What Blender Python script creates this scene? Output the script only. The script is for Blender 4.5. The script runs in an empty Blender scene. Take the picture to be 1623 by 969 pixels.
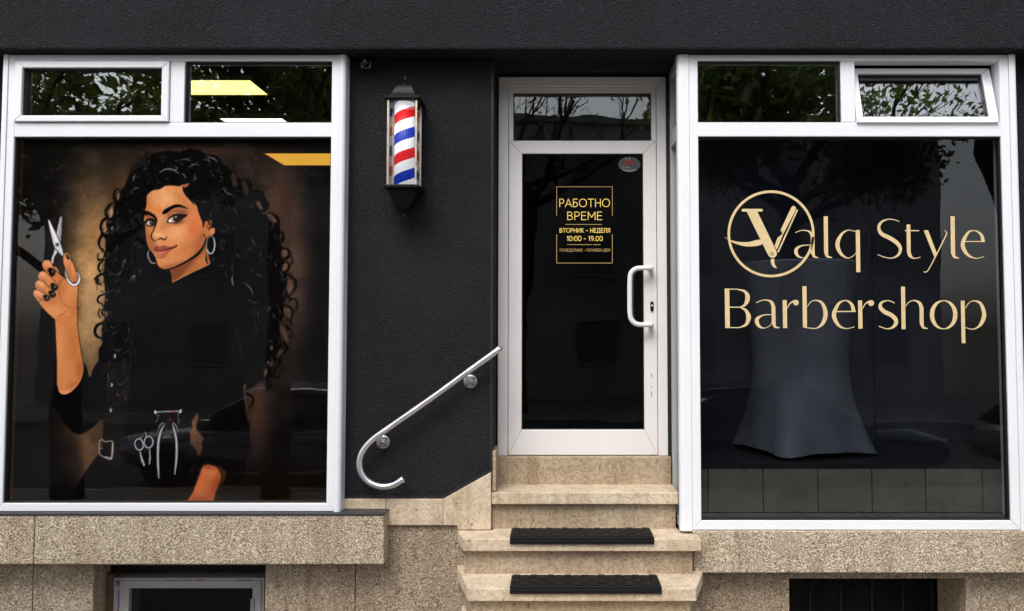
import bpy, bmesh, math, random
import numpy as np
from mathutils import Vector, Matrix

random.seed(7)
rng = np.random.default_rng(7)
SC = bpy.context.scene
COL = SC.collection
PI = math.pi

# ------------------------------------------------------------------ camera model
F_PX, CX, CY, W_PX, H_PX = 1300.0, 880.0, 455.6, 1623.0, 969.0
PITCH = math.radians(2.75)
CAM = (0.0, -4.6, 2.25)
cp, sp = math.cos(PITCH), math.sin(PITCH)

def P(px, py, Y):
    """the point of the vertical plane y = Y seen at photo pixel (px, py) -> (x, z)"""
    u, v = (px - CX) / F_PX, -(py - CY) / F_PX
    dy, dz = cp - sp * v, sp + cp * v
    t = (Y - CAM[1]) / dy
    return CAM[0] + u * t, CAM[2] + dz * t

def PX(px, py, Y): return P(px, py, Y)[0]
def PZ(py, Y): return P(CX, py, Y)[1]

def proj(x, y, z):
    dx, dy, dz = x - CAM[0], y - CAM[1], z - CAM[2]
    fwd = cp * dy + sp * dz
    up = -sp * dy + cp * dz
    return CX + F_PX * dx / fwd, CY - F_PX * up / fwd

cam_d = bpy.data.cameras.new("camera")
cam = bpy.data.objects.new("camera", cam_d)
COL.objects.link(cam)
cam.location = CAM
cam.rotation_euler = (math.radians(90) + PITCH, 0, 0)
cam_d.sensor_width = 36.0
cam_d.lens = F_PX / W_PX * 36.0
cam_d.shift_x = (W_PX / 2 - CX) / W_PX
cam_d.shift_y = -(H_PX / 2 - CY) / W_PX
cam_d.clip_end = 500
SC.camera = cam

# ------------------------------------------------------------------ materials
def srgb(r, g, b):
    f = lambda c: c / 12.92 if c <= 0.04045 else ((c + 0.055) / 1.055) ** 2.4
    return (f(r / 255), f(g / 255), f(b / 255), 1)

class NT:
    def __init__(self, name):
        self.m = bpy.data.materials.new(name); self.m.use_nodes = True
        self.t = self.m.node_tree; self.t.nodes.clear()
        self.out = self.t.nodes.new("ShaderNodeOutputMaterial")
    def n(self, kind, **kw):
        nd = self.t.nodes.new(kind)
        for k, v in kw.items():
            if k.startswith("_"): setattr(nd, k[1:], v)
            else: nd.inputs[k.replace("__", " ")].default_value = v
        return nd
    def l(self, a, b): self.t.links.new(a, b)
    def coord(self, kind="Object"): return self.n("ShaderNodeTexCoord").outputs[kind]
    def noise(self, vec, scale, detail=4, rough=.55, dist=0):
        nd = self.n("ShaderNodeTexNoise", Scale=scale, Detail=detail, Roughness=rough, Distortion=dist)
        self.l(vec, nd.inputs["Vector"]); return nd.outputs["Fac"]
    def math(self, op, a, b=None, clamp=False):
        nd = self.n("ShaderNodeMath", _operation=op, _use_clamp=clamp)
        for i, v in enumerate((a, b)):
            if v is None: continue
            if isinstance(v, (int, float)): nd.inputs[i].default_value = v
            else: self.l(v, nd.inputs[i])
        return nd.outputs[0]
    def ramp(self, fac, stops, interp="LINEAR"):
        nd = self.n("ShaderNodeValToRGB"); cr = nd.color_ramp; cr.interpolation = interp
        while len(cr.elements) > 1: cr.elements.remove(cr.elements[-1])
        cr.elements[0].position, cr.elements[0].color = stops[0][0], stops[0][1]
        for p, c in stops[1:]:
            e = cr.elements.new(p); e.color = c
        self.l(fac, nd.inputs[0]); return nd.outputs[0]
    def mix(self, fac, a, b, blend="MIX"):
        nd = self.n("ShaderNodeMix", _data_type="RGBA", _blend_type=blend)
        for i, v in ((0, fac), (6, a), (7, b)):
            if isinstance(v, (int, float)): nd.inputs[i].default_value = v
            elif isinstance(v, tuple): nd.inputs[i].default_value = v
            else: self.l(v, nd.inputs[i])
        return nd.outputs[2]
    def bump(self, h, strength, dist):
        nd = self.n("ShaderNodeBump", Strength=strength, Distance=dist)
        self.l(h, nd.inputs["Height"]); return nd.outputs[0]
    def bsdf(self, color=None, rough=.5, metal=0, normal=None, spec=.5, **kw):
        nd = self.n("ShaderNodeBsdfPrincipled")
        nd.inputs["Metallic"].default_value = metal
        nd.inputs["Specular IOR Level"].default_value = spec
        for inp, v in (("Base Color", color), ("Roughness", rough)):
            if isinstance(v, (int, float, tuple)): nd.inputs[inp].default_value = v
            elif v is not None: self.l(v, nd.inputs[inp])
        if normal is not None: self.l(normal, nd.inputs["Normal"])
        for k, v in kw.items(): nd.inputs[k.replace("__", " ")].default_value = v
        self.l(nd.outputs[0], self.out.inputs[0]); return nd

def c4(*c): return (c[0], c[1], c[2], 1)
def scaled(c, k): return (c[0] * k, c[1] * k, c[2] * k, 1)

def m_plain(name, col, rough=.5, metal=0, var=.15, nscale=9, bump=0, bscale=300, spec=.5):
    t = NT(name); v = t.coord()
    fac = t.noise(v, nscale, 5)
    c = t.ramp(fac, [(.3, scaled(col, 1 - var)), (.7, scaled(col, 1 + var * .5))])
    r = t.ramp(t.noise(v, nscale * 2.3, 4), [(.3, c4(*[max(rough - .08, .02)] * 3)), (.7, c4(*[min(rough + .1, 1)] * 3))])
    nrm = t.bump(t.noise(v, bscale, 3), bump, .002) if bump else None
    t.bsdf(c, r, metal, nrm, spec); return t.m

def m_stucco(name, col, warm=0.0):
    t = NT(name); v = t.coord()
    n1 = t.noise(v, 24, 2, .5, .6)
    worm = t.math("SINE", t.math("MULTIPLY", n1, 46))
    grain = t.noise(v, 140, 3, .6)
    h = t.math("ADD", t.math("MULTIPLY", worm, .32), t.math("MULTIPLY", grain, 1.3))
    big = t.noise(v, 1.3, 7, .65)
    c = t.ramp(big, [(.3, scaled(col, .65)), (.7, scaled(col, 1.4))])
    c = t.mix(t.math("MULTIPLY", t.ramp(worm, [(.55, c4(0, 0, 0)), (.9, c4(1, 1, 1))]), .28), c, scaled(col, 2.6))
    dust = t.ramp(t.noise(v, 60, 6, .7), [(.62, c4(0, 0, 0)), (.78, c4(1, 1, 1))])
    c = t.mix(t.math("MULTIPLY", dust, .35), c, scaled(col, 3.0))
    t.bsdf(c, .85, 0, t.bump(h, .95, .007), .2); return t.m

def m_stone(name, col, dark, light, worm_amt=.75, k=62, nscale=15, stain=.35, bumpd=.006, bstr=.6):
    """cast stone with a raised worm-track finish"""
    t = NT(name); v = t.coord()
    n1 = t.noise(v, nscale, 1.0, .45, .25)
    worm = t.math("SINE", t.math("MULTIPLY", n1, k))
    wm = t.ramp(t.math("ABSOLUTE", worm), [(.05, c4(0, 0, 0)), (.34, c4(.5, .5, .5)), (.72, c4(.55, .55, .55)), (.97, c4(1, 1, 1))])
    patch = t.ramp(t.noise(v, 6.5, 4, .6), [(.3, c4(.6, .6, .6)), (.55, c4(1, 1, 1))])
    c = t.ramp(wm, [(0, dark), (.5, col), (1, light)])
    c = t.mix(t.math("MULTIPLY", patch, worm_amt), col, c)
    grain = t.noise(v, 130, 4, .7)
    c = t.mix(.55, c, t.ramp(grain, [(.3, c4(.32, .32, .32)), (.7, c4(.7, .7, .7))]), "OVERLAY")
    st = t.ramp(t.noise(v, 2.1, 7, .65), [(.35, c4(.62, .54, .44)), (.62, c4(1, 1, 1))])
    c = t.mix(stain, c, st, "MULTIPLY")
    mp = t.n("ShaderNodeMapping"); mp.inputs["Scale"].default_value = (9, 9, .8); t.l(v, mp.inputs["Vector"])
    drip = t.ramp(t.noise(mp.outputs[0], 1.6, 5, .6), [(.34, c4(.60, .53, .45)), (.55, c4(1, 1, 1))])
    c = t.mix(.45, c, drip, "MULTIPLY")
    pits = t.ramp(t.noise(v, 48, 2, .5), [(.27, c4(.25, .2, .16)), (.33, c4(1, 1, 1))])
    c = t.mix(.8, c, pits, "MULTIPLY")
    h = t.math("ADD", t.math("MULTIPLY", wm, patch), t.math("MULTIPLY", grain, .6))
    t.bsdf(c, .85, 0, t.bump(h, bstr, bumpd), .3); return t.m

def m_glass(name, refl=.045, tint=(.93, .96, .95), wav=.02):
    t = NT(name); v = t.coord()
    fac = t.n("ShaderNodeLayerWeight", Blend=.5).outputs["Facing"]
    f = t.math("ADD", t.math("MULTIPLY", t.math("POWER", fac, 5), .9), refl, True)
    nrm = t.bump(t.noise(v, 2.2, 2, .4), wav, .1)
    tr = t.n("ShaderNodeBsdfTransparent", Color=c4(*tint))
    gl = t.n("ShaderNodeBsdfGlossy", Roughness=.0); t.l(nrm, gl.inputs["Normal"])
    mx = t.n("ShaderNodeMixShader"); t.l(f, mx.inputs[0]); t.l(tr.outputs[0], mx.inputs[1]); t.l(gl.outputs[0], mx.inputs[2])
    t.l(mx.outputs[0], t.out.inputs[0]); return t.m

def m_emit(name, col, strength):
    t = NT(name); e = t.n("ShaderNodeEmission", Color=col, Strength=strength)
    t.l(e.outputs[0], t.out.inputs[0]); return t.m

def m_pvc(name, col):
    t = NT(name); v = t.coord()
    c = t.ramp(t.noise(v, 3.1, 6, .6), [(.3, scaled(col, .96)), (.65, col)])
    dirt = t.ramp(t.noise(v, 16, 5, .6), [(.68, c4(1, 1, 1)), (.85, c4(.8, .77, .72))])
    c = t.mix(.35, c, dirt, "MULTIPLY")
    t.bsdf(c, .32, 0, t.bump(t.noise(v, 60, 2), .03, .002), .5); return t.m

M = {}
M["stucco"] = m_stucco("black_stucco", c4(.0138, .0148, .0175))
M["black_render"] = m_plain("black_paint", c4(.006, .006, .007), .7, bump=.2, bscale=150)
M["pvc"] = m_pvc("white_pvc", c4(.82, .84, .87))
M["pvc_door"] = m_pvc("door_pvc", c4(.80, .775, .76))
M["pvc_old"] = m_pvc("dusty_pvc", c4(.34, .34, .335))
M["gasket"] = m_plain("rubber_gasket", c4(.012, .012, .012), .6)
M["stone"] = m_stone("worm_stone", c4(.41, .335, .24), c4(.14, .10, .062), c4(.74, .64, .50), .8, 17, 35, .25)
M["stone_base"] = m_stone("worm_stone_base", c4(.34, .27, .195), c4(.13, .092, .06), c4(.58, .49, .38), .8, 17, 33, .5)
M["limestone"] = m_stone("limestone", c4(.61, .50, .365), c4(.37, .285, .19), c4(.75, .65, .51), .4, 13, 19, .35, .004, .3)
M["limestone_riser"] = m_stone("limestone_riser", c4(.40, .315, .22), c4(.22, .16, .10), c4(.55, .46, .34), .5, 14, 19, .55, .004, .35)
M["flashing"] = m_plain("grey_flashing", c4(.05, .052, .058), .5, .3)
M["glass"] = m_glass("window_glass", .15)
M["glass_door"] = m_glass("door_glass", .035, (.55, .56, .56))
M["glass_shop"] = m_glass("shop_glass", .036, (.66, .675, .69), .015)
M["glass_poster"] = m_glass("poster_glass", .022, (.97, .97, .97), .015)
M["gold"] = m_plain("gold_vinyl", c4(.70, .54, .29), .42, 0, .12, 30)
M["gold_dark"] = m_plain("gold_line", c4(.40, .27, .09), .45, 0, .12, 40)
M["gold_text"] = m_plain("gold_text", c4(.95, .68, .16), .45, 0, .1, 30)
M["screw_dark"] = m_plain("dark_line", c4(.02, .018, .015), .5)
M["steel"] = m_plain("brushed_steel", c4(.72, .72, .74), .36, 1, .02, 6)
M["steel_plate"] = m_plain("dull_steel", c4(.42, .42, .43), .42, 1, .15, 40)
M["black_metal"] = m_plain("black_metal", c4(.0045, .0045, .0055), .42, 0, .2, 20, .05, 120, .16)
M["brass"] = m_plain("brass_strip", c4(.78, .68, .52), .3, 1, .06, 14)
M["mirror"] = m_plain("mirror_back", c4(.75, .72, .68), .08, 1, .1, 10)
M["rubber"] = m_plain("black_rubber", c4(.006, .0062, .007), .5, 0, .25, 60, .25, 260, .25)
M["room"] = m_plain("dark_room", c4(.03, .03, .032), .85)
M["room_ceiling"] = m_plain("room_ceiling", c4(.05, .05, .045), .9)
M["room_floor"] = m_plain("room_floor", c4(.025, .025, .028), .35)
M["backdrop"] = m_plain("navy_backdrop", c4(.045, .052, .085), .6, 0, .3, 3)  # navy raised in tone to stand in for haze on the glass
M["tile"] = m_plain("grey_tile", c4(.235, .235, .185), .3, 0, .2, 5)
M["grout"] = m_plain("tile_grout", c4(.03, .03, .026), .8)
M["spandex"] = m_plain("grey_spandex", c4(.14, .148, .18), .6, 0, .16, 4, .15, 500)
M["white_lamp"] = m_plain("white_lamp", c4(.55, .52, .42), .4)
M["lamp_yellow"] = m_emit("lit_panel_yellow", c4(1, .84, .26), 1.3)
M["lamp_white"] = m_emit("lit_panel_white", c4(1, .97, .85), 1.6)
M["wood"] = m_plain("raw_board", c4(.12, .06, .025), .7, 0, .4, 40)
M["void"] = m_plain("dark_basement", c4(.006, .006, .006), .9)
M["iron"] = m_plain("iron_bar", c4(.003, .003, .003), .5)
M["tape_blue"] = m_plain("blue_print", c4(.02, .06, .25), .5)
M["tape_red"] = m_plain("red_print", c4(.25, .03, .02), .5)
M["tape_black"] = m_plain("black_print", c4(.01, .01, .01), .5)
M["sticker"] = m_plain("sticker_grey", c4(.045, .055, .062), .35, 0, .4, 60)
M["sticker_red"] = m_plain("sticker_red", c4(.16, .016, .018), .4, 0, .3, 80)
M["sticker_pale"] = m_plain("sticker_pale", c4(.2, .22, .24), .4, 0, .3, 80)
M["asphalt"] = m_plain("asphalt", c4(.05, .05, .052), .9, 0, .3, 6, .4, 90)
M["pavement"] = m_plain("paving", c4(.24, .22, .20), .85, 0, .2, 3, .3, 60)
M["kerb"] = m_plain("kerb_stone", c4(.32, .31, .29), .8)
M["earth"] = m_plain("earth", c4(.10, .08, .06), .95)
M["paint_line"] = m_plain("road_paint", c4(.7, .7, .68), .7)
M["bark"] = m_plain("bark", c4(.045, .036, .028), .9, 0, .4, 14, .6, 40)
M["plaster"] = m_plain("grey_plaster", c4(.40, .39, .37), .85, 0, .35, .5)
M["roof_edge"] = m_plain("roof_cornice", c4(.22, .21, .2), .8)
M["win_dark"] = m_plain("dark_window", c4(.17, .175, .18), .4)
M["car_dark"] = m_plain("dark_car_paint", c4(.012, .013, .016), .12, .2)
M["car_silver"] = m_plain("silver_car_paint", c4(.42, .43, .45), .2, .6)
M["car_glass"] = m_plain("car_glass", c4(.01, .011, .012), .05)
M["tyre"] = m_plain("tyre", c4(.012, .012, .012), .8)
M["headlamp"] = m_plain("headlamp", c4(.7, .72, .74), .1)
M["tail"] = m_plain("tail_lamp", c4(.35, .02, .02), .2)
M["coat"] = m_plain("dark_coat", c4(.02, .02, .024), .8)
M["skin"] = m_plain("skin", c4(.5, .3, .2), .5)

def m_leaf(name, a, b):
    t = NT(name)
    info = t.n("ShaderNodeNewGeometry")
    c = t.ramp(info.outputs["Random Per Island"], [(0, a), (1, b)])
    bs = t.bsdf(c, .5)
    tr = t.n("ShaderNodeBsdfTranslucent"); t.l(c, tr.inputs[0])
    mx = t.n("ShaderNodeMixShader"); mx.inputs[0].default_value = .62
    t.l(bs.outputs[0], mx.inputs[1]); t.l(tr.outputs[0], mx.inputs[2]); t.l(mx.outputs[0], t.out.inputs[0])
    return t.m
M["leaf"] = m_leaf("green_leaf", c4(.07, .11, .02), c4(.15, .19, .04))

def m_pole():
    """white fluted sleeve with a red and a blue helix"""
    t = NT("barber_stripes")
    s = t.n("ShaderNodeSeparateXYZ"); t.l(t.coord(), s.inputs[0])
    ang = t.math("ARCTAN2", s.outputs[0], t.math("MULTIPLY", s.outputs[1], -1))
    ph = t.math("ADD", t.math("DIVIDE", s.outputs[2], POLE_PITCH), t.math("MULTIPLY", ang, -POLE_TWIST))
    fr = t.math("FRACT", t.math("ADD", ph, 40 + POLE_PHASE))
    W_, R_, B_ = c4(.80, .80, .80), c4(.62, .012, .015), c4(.006, .03, .36)
    c = t.ramp(fr, [(0, W_), (.03, R_), (.25, R_), (.28, W_), (.53, B_), (.75, B_), (.78, W_)], "CONSTANT")
    fl = t.math("MULTIPLY", t.math("SINE", t.math("MULTIPLY", ang, 26)), .5)
    bs = t.bsdf(c, .3, 0, t.bump(fl, .45, .003), .5); t.l(c, bs.inputs["Emission Color"]); bs.inputs["Emission Strength"].default_value = .3; return t.m

# ------------------------------------------------------------------ mesh helpers
class MB:
    def __init__(self): self.v, self.f, self.sm = [], [], []
    def add(self, vs, fs, smooth=False):
        o = len(self.v); self.v += [tuple(p) for p in vs]
        for q in fs: self.f.append([i + o for i in q]); self.sm.append(smooth)
        return self
    def box(self, x0, x1, y0, y1, z0, z1):
        x0, x1 = sorted((x0, x1)); y0, y1 = sorted((y0, y1)); z0, z1 = sorted((z0, z1))
        return self.add([(x0, y0, z0), (x1, y0, z0), (x1, y1, z0), (x0, y1, z0), (x0, y0, z1), (x1, y0, z1), (x1, y1, z1), (x0, y1, z1)],
                        [(0, 3, 2, 1), (4, 5, 6, 7), (0, 1, 5, 4), (1, 2, 6, 5), (2, 3, 7, 6), (3, 0, 4, 7)])
    def prism_xz(self, pts, y0, y1):
        """polygon in x-z pulled from y0 (front) to y1"""
        n = len(pts); A = sum(pts[i][0] * pts[(i + 1) % n][1] - pts[(i + 1) % n][0] * pts[i][1] for i in range(n))
        if A < 0: pts = pts[::-1]
        vs = [(x, y0, z) for x, z in pts] + [(x, y1, z) for x, z in pts]
        fs = [tuple(range(n)), tuple(range(2 * n - 1, n - 1, -1))] + [(i, i + n, (i + 1) % n + n, (i + 1) % n) for i in range(n)]
        return self.add(vs, fs)
    def prism_xy(self, pts, z0, z1):
        n = len(pts); A = sum(pts[i][0] * pts[(i + 1) % n][1] - pts[(i + 1) % n][0] * pts[i][1] for i in range(n))
        if A < 0: pts = pts[::-1]
        vs = [(x, y, z0) for x, y in pts] + [(x, y, z1) for x, y in pts]
        fs = [tuple(range(n - 1, -1, -1)), tuple(range(n, 2 * n))] + [(i, (i + 1) % n, (i + 1) % n + n, i + n) for i in range(n)]
        return self.add(vs, fs)
    def tube(self, path, r, n=16, cap=True):
        path = [Vector(p) for p in path]; m = len(path)
        rs = r if isinstance(r, (list, tuple)) else [r] * m
        ref = None; vs = []
        for i, p in enumerate(path):
            d = (path[min(i + 1, m - 1)] - path[max(i - 1, 0)]).normalized()
            if ref is None:
                ref = Vector((0, 0, 1)) if abs(d.z) < .9 else Vector((1, 0, 0))
            a = (ref - d * ref.dot(d)).normalized(); ref = a; b = d.cross(a)
            for k in range(n):
                t = 2 * PI * k / n; vs.append(p + (a * math.cos(t) + b * math.sin(t)) * rs[i])
        fs = [(i * n + k, i * n + (k + 1) % n, (i + 1) * n + (k + 1) % n, (i + 1) * n + k) for i in range(m - 1) for k in range(n)]
        self.add(vs, fs, True)
        if cap:
            o = len(self.v) - len(vs)
            self.f.append([o + k for k in range(n - 1, -1, -1)]); self.sm.append(False)
            self.f.append([o + (m - 1) * n + k for k in range(n)]); self.sm.append(False)
        return self
    def lathe(self, prof, c, n=32, axis="z", smooth=True):
        vs = []
        for r, h in prof:
            for k in range(n):
                t = 2 * PI * k / n
                if axis == "z": vs.append((c[0] + r * math.cos(t), c[1] + r * math.sin(t), c[2] + h))
                else: vs.append((c[0] + r * math.cos(t), c[1] + h, c[2] + r * math.sin(t)))
        m = len(prof)
        fs = [(i * n + k, i * n + (k + 1) % n, (i + 1) * n + (k + 1) % n, (i + 1) * n + k) for i in range(m - 1) for k in range(n)]
        self.add(vs, fs, smooth)
        o = len(self.v) - len(vs)
        if prof[0][0] > 1e-6: self.f.append([o + k for k in range(n - 1, -1, -1)]); self.sm.append(False)
        if prof[-1][0] > 1e-6: self.f.append([o + (m - 1) * n + k for k in range(n)]); self.sm.append(False)
        return self
    def build(self, name, mat, parent=None, bevel=0, seg=2, loc=None, fixn=True):
        me = bpy.data.meshes.new(name)
        vs = self.v
        if loc is not None: vs = [(a - loc[0], b - loc[1], c - loc[2]) for a, b, c in vs]
        me.from_pydata(vs, [], self.f)
        me.polygons.foreach_set("use_smooth", self.sm)
        if fixn:
            bm = bmesh.new(); bm.from_mesh(me); bmesh.ops.recalc_face_normals(bm, faces=bm.faces); bm.to_mesh(me); bm.free()
        me.update()
        for mm in (mat if isinstance(mat, (list, tuple)) else [mat]): me.materials.append(M[mm] if isinstance(mm, str) else mm)
        o = bpy.data.objects.new(name, me); COL.objects.link(o)
        if loc is not None: o.location = loc
        if parent is not None:
            o.parent = parent
            o.location = Vector(loc or (0, 0, 0)) - world_loc(parent)
        if bevel:
            b = o.modifiers.new("bevel", "BEVEL"); b.width = bevel; b.segments = seg; b.limit_method = "ANGLE"; b.angle_limit = math.radians(40)
            b.harden_normals = False
        return o

def world_loc(o):
    v = Vector(o.location)
    while o.parent is not None:
        o = o.parent; v += Vector(o.location)
    return v

def thing(name, label, cat, loc=(0, 0, 0), group=None):
    o = bpy.data.objects.new(name, None); COL.objects.link(o); o.location = loc
    o.empty_display_size = .2
    return tag(o, label, cat, group)
def tag(o, label, cat, group=None, kind="thing"):
    o["label"] = label; o["category"] = cat; o["kind"] = kind
    if group: o["group"] = group
    return o
def struct(o, kind="structure"):
    o["kind"] = kind; return o

def catmull(pts, n=8, closed=False):
    pts = [np.array(p, float) for p in pts]; m = len(pts); out = []
    rngi = range(m if closed else m - 1)
    for i in rngi:
        p1, p2 = pts[i], pts[(i + 1) % m]
        p0 = pts[i - 1] if (closed or i > 0) else p1 * 2 - p2
        p3 = pts[(i + 2) % m] if (closed or i + 2 < m) else p2 * 2 - p1
        for k in range(n):
            t = k / n
            out.append(.5 * ((2 * p1) + (-p0 + p2) * t + (2 * p0 - 5 * p1 + 4 * p2 - p3) * t * t + (-p0 + 3 * p1 - 3 * p2 + p3) * t ** 3))
    if not closed: out.append(pts[-1])
    return [tuple(p) for p in out]

def mitred_frame(mb, x0, x1, z0, z1, w, y0, y1, gap=.0004):
    """four mitred bars of width w (left, right, bottom, top) round an opening"""
    wl, wr, wb, wt = w if isinstance(w, (list, tuple)) else (w,) * 4
    g = gap
    mb.prism_xz([(x0, z0 + g), (x0 + wl, z0 + wb + g), (x0 + wl, z1 - wt - g), (x0, z1 - g)], y0, y1)
    mb.prism_xz([(x1, z0 + g), (x1 - wr, z0 + wb + g), (x1 - wr, z1 - wt - g), (x1, z1 - g)], y0, y1)
    mb.prism_xz([(x0 + g, z0), (x0 + wl + g, z0 + wb), (x1 - wr - g, z0 + wb), (x1 - g, z0)], y0, y1)
    mb.prism_xz([(x0 + g, z1), (x0 + wl + g, z1 - wt), (x1 - wr - g, z1 - wt), (x1 - g, z1)], y0, y1)
    return mb

# ------------------------------------------------------------------ key planes
Y_WALL, Y_BAY, Y_DOOR, Y_FASCIA = 0.0, -.09, .27, -.16
Z_SOFFIT = PZ(78.5, Y_FASCIA)
Z_FLOOR = PZ(723, Y_DOOR)
Z_CEIL = 4.0
XL, XR = -9.0, 9.0

# left bay
LB = dict(x_in0=PX(12.5, 508, Y_BAY), x_in1=PX(522, 448, Y_BAY), x_f0=PX(0.5, 508, Y_BAY), x_f1=PX(534.5, 448, Y_BAY),
          x_p0=PX(-10, 508, Y_BAY), x_p1=PX(550.5, 448, 0.0), z_top=Z_SOFFIT - .006, z_t1=PZ(97, Y_BAY), z_t0=PZ(194.5, Y_BAY),
          z_m1=PZ(217, Y_BAY), z_m0=PZ(798, Y_BAY), z_bot=PZ(811, Y_BAY))
RB = dict(x_in0=PX(1108.5, 465, Y_BAY), x_in1=PX(1593.5, 465, Y_BAY), x_f0=PX(1094, 465, Y_BAY), x_f1=PX(1608, 465, Y_BAY),
          x_p0=PX(1075.5, 465, Y_BAY), x_p1=PX(1621, 465, Y_BAY), z_top=Z_SOFFIT - .006, z_t1=PZ(96.5, Y_BAY), z_t0=PZ(194, Y_BAY),
          z_m1=PZ(216.5, Y_BAY), z_m0=PZ(825.5, Y_BAY), z_bot=PZ(840.5, Y_BAY))

# ------------------------------------------------------------------ the building shell
bld = thing("shop_building", "black stuccoed ground floor shopfront on a tan stone base", "building", (0, 0, 0))
X_REC0, X_REC1 = PX(781.5, 400, Y_WALL), RB["x_p0"] + .012
MB().box(XL, XR, Y_FASCIA, .06, Z_SOFFIT, 6.6).build("fascia", "stucco", bld, .012)
MB().box(XL, XR, .06, .2, Z_SOFFIT + .0, 6.6).build("upper_wall", "stucco", bld)

# black stucco wall between the left window and the door, its lower edge rising with the steps
def wp(px, py): return P(px, py, Y_WALL)
wl = LB["x_f1"] - .02
zb = PZ(790, Y_WALL)
wall_poly = [(wl, zb), (PX(703, 790, Y_WALL), zb), (X_REC0, PZ(747, Y_WALL)), (X_REC0, Z_SOFFIT - .002), (wl, Z_SOFFIT - .002)]
MB().prism_xz(wall_poly, Y_WALL, .34).build("stucco_wall", "stucco", bld, .012)
MB().box(XL, LB["x_f0"] + .02, 0, .34, LB["z_bot"], Z_SOFFIT - .002).build("side_wall", "stucco", bld)
MB().box(RB["x_f1"] - .02, XR, 0, .34, RB["z_bot"] - .02, Z_SOFFIT - .002).build("side_wall", "stucco", bld)
# smooth black border along the wall's lower edge
b = MB()
e = [(wl, zb), (PX(703, 790, Y_WALL), zb), (X_REC0, PZ(747, Y_WALL))]
o_ = .016
b.prism_xz([e[0], e[1], (e[1][0] - .004, e[1][1] + o_), (e[0][0], e[0][1] + o_)], -.004, .004)
b.prism_xz([e[1], e[2], (e[2][0], e[2][1] + o_ * 1.15), (e[1][0] - .004, e[1][1] + o_)], -.004, .004)
b.prism_xz([(X_REC0 - .014, e[2][1] + .012), (X_REC0, e[2][1] + o_ * 1.2), (X_REC0, Z_SOFFIT - .01), (X_REC0 - .014, Z_SOFFIT - .01)], -.003, .004)
b.build("painted_border", "black_render", bld)

# limestone skirting slabs under the stucco
b = MB()
xs0, xs1, xs2, xs3 = wl, PX(612, 810, 0), PX(702.5, 810, 0), PX(778.5, 800, 0)
zt, zl = zb - .002, PZ(832, 0)
b.box(xs0, xs1 - .0008, -.012, .1, zl, zt)
b.box(xs1 + .0008, xs2 - .0008, -.0125, .1, zl, zt)
b.prism_xz([(xs2 + .0008, zt), (xs3, PZ(747.5, 0) - .002), (xs3, PZ(839, 0)), (PX(725, 835, 0), PZ(839, 0)), (PX(725, 835, 0), zl), (xs2 + .0008, zl)], -.013, .1)
b.build("limestone_skirting", "limestone", bld, .003)
MB().box(X_REC0 + .001, X_REC0 + .02, .0, .2, PZ(747.5, 0) - .11, PZ(715, 0)).build("reveal_slab", "limestone_riser", bld, .002)

# basement wall of worm-finished cast stone, with the two basement openings
def stone_wall(x0, x1, z0, z1, y=.012): return MB().box(x0, x1, y, .36, z0, z1)
YB = .012
oL0, oL1, zoL = PX(148, 935, YB), PX(420, 935, YB), PZ(896, YB)
oR0, oR1, zoR = PX(1251, 940, YB), PX(1531, 940, YB), PZ(917.5, YB)
zbL, zbR = PZ(895, -.118) + .01, PZ(908, -.106) + .01
jx = [PX(52, 930, YB), PX(563, 930, YB)]
g = .002
b = MB()
b.box(XL, jx[0] - g, YB, .36, 0, zbL + .1).box(jx[0] + g, oL0, YB, .36, 0, zbL + .1)
b.box(oL0 + .0005, oL1 - .0005, YB + .001, .36, zoL, zbL + .1)
b.box(oL1, jx[1] - g, YB, .36, 0, zbL + .1).box(jx[1] + g, PX(777.5, 900, YB), YB, .36, 0, zl + .02)
b.box(oL0 + .0005, oL1 - .0005, YB + .001, .36, 0, zoL - .75)
b.build("basement_wall", "stone_base", bld, .004)
b = MB()
b.box(PX(1090, 930, YB), oR0, YB, .36, 0, zbR + .15).box(oR0 + .0005, oR1 - .0005, YB + .001, .36, zoR, zbR + .15)
b.box(oR1, XR, YB, .36, 0, zbR + .15).box(oR0 + .0005, oR1 - .0005, YB + .001, .36, 0, zoR - .75)
b.build("basement_wall", "stone_base", bld, .004)
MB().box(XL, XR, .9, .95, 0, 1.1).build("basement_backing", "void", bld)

# projecting stone bands under the windows
YLB, YRB = -.118, -.106
bx1 = PX(608.5, 850, YLB)
zlt, zlb = PZ(817.5, YLB), PZ(895, YLB)
zfl = LB["z_bot"] - .0015
jb = PX(54, 850, YLB)
b = MB().box(XL, jb - .002, YLB, .1, zlb, zlt).box(jb + .002, bx1, YLB, .1, zlb, zlt)
b.build("stone_band", "stone", bld, .006)
MB().box(XL, bx1 + .003, YLB - .004, .02, zlt + .0005, zfl).build("flashing", "flashing", bld, .002)
brx0 = PX(1099, 880, YRB)
zrt, zrb = RB["z_bot"] - .002, PZ(908.5, YRB)
MB().box(brx0, XR, YRB, .1, zrb, zrt).build("stone_band", "stone", bld, .006)

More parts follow.
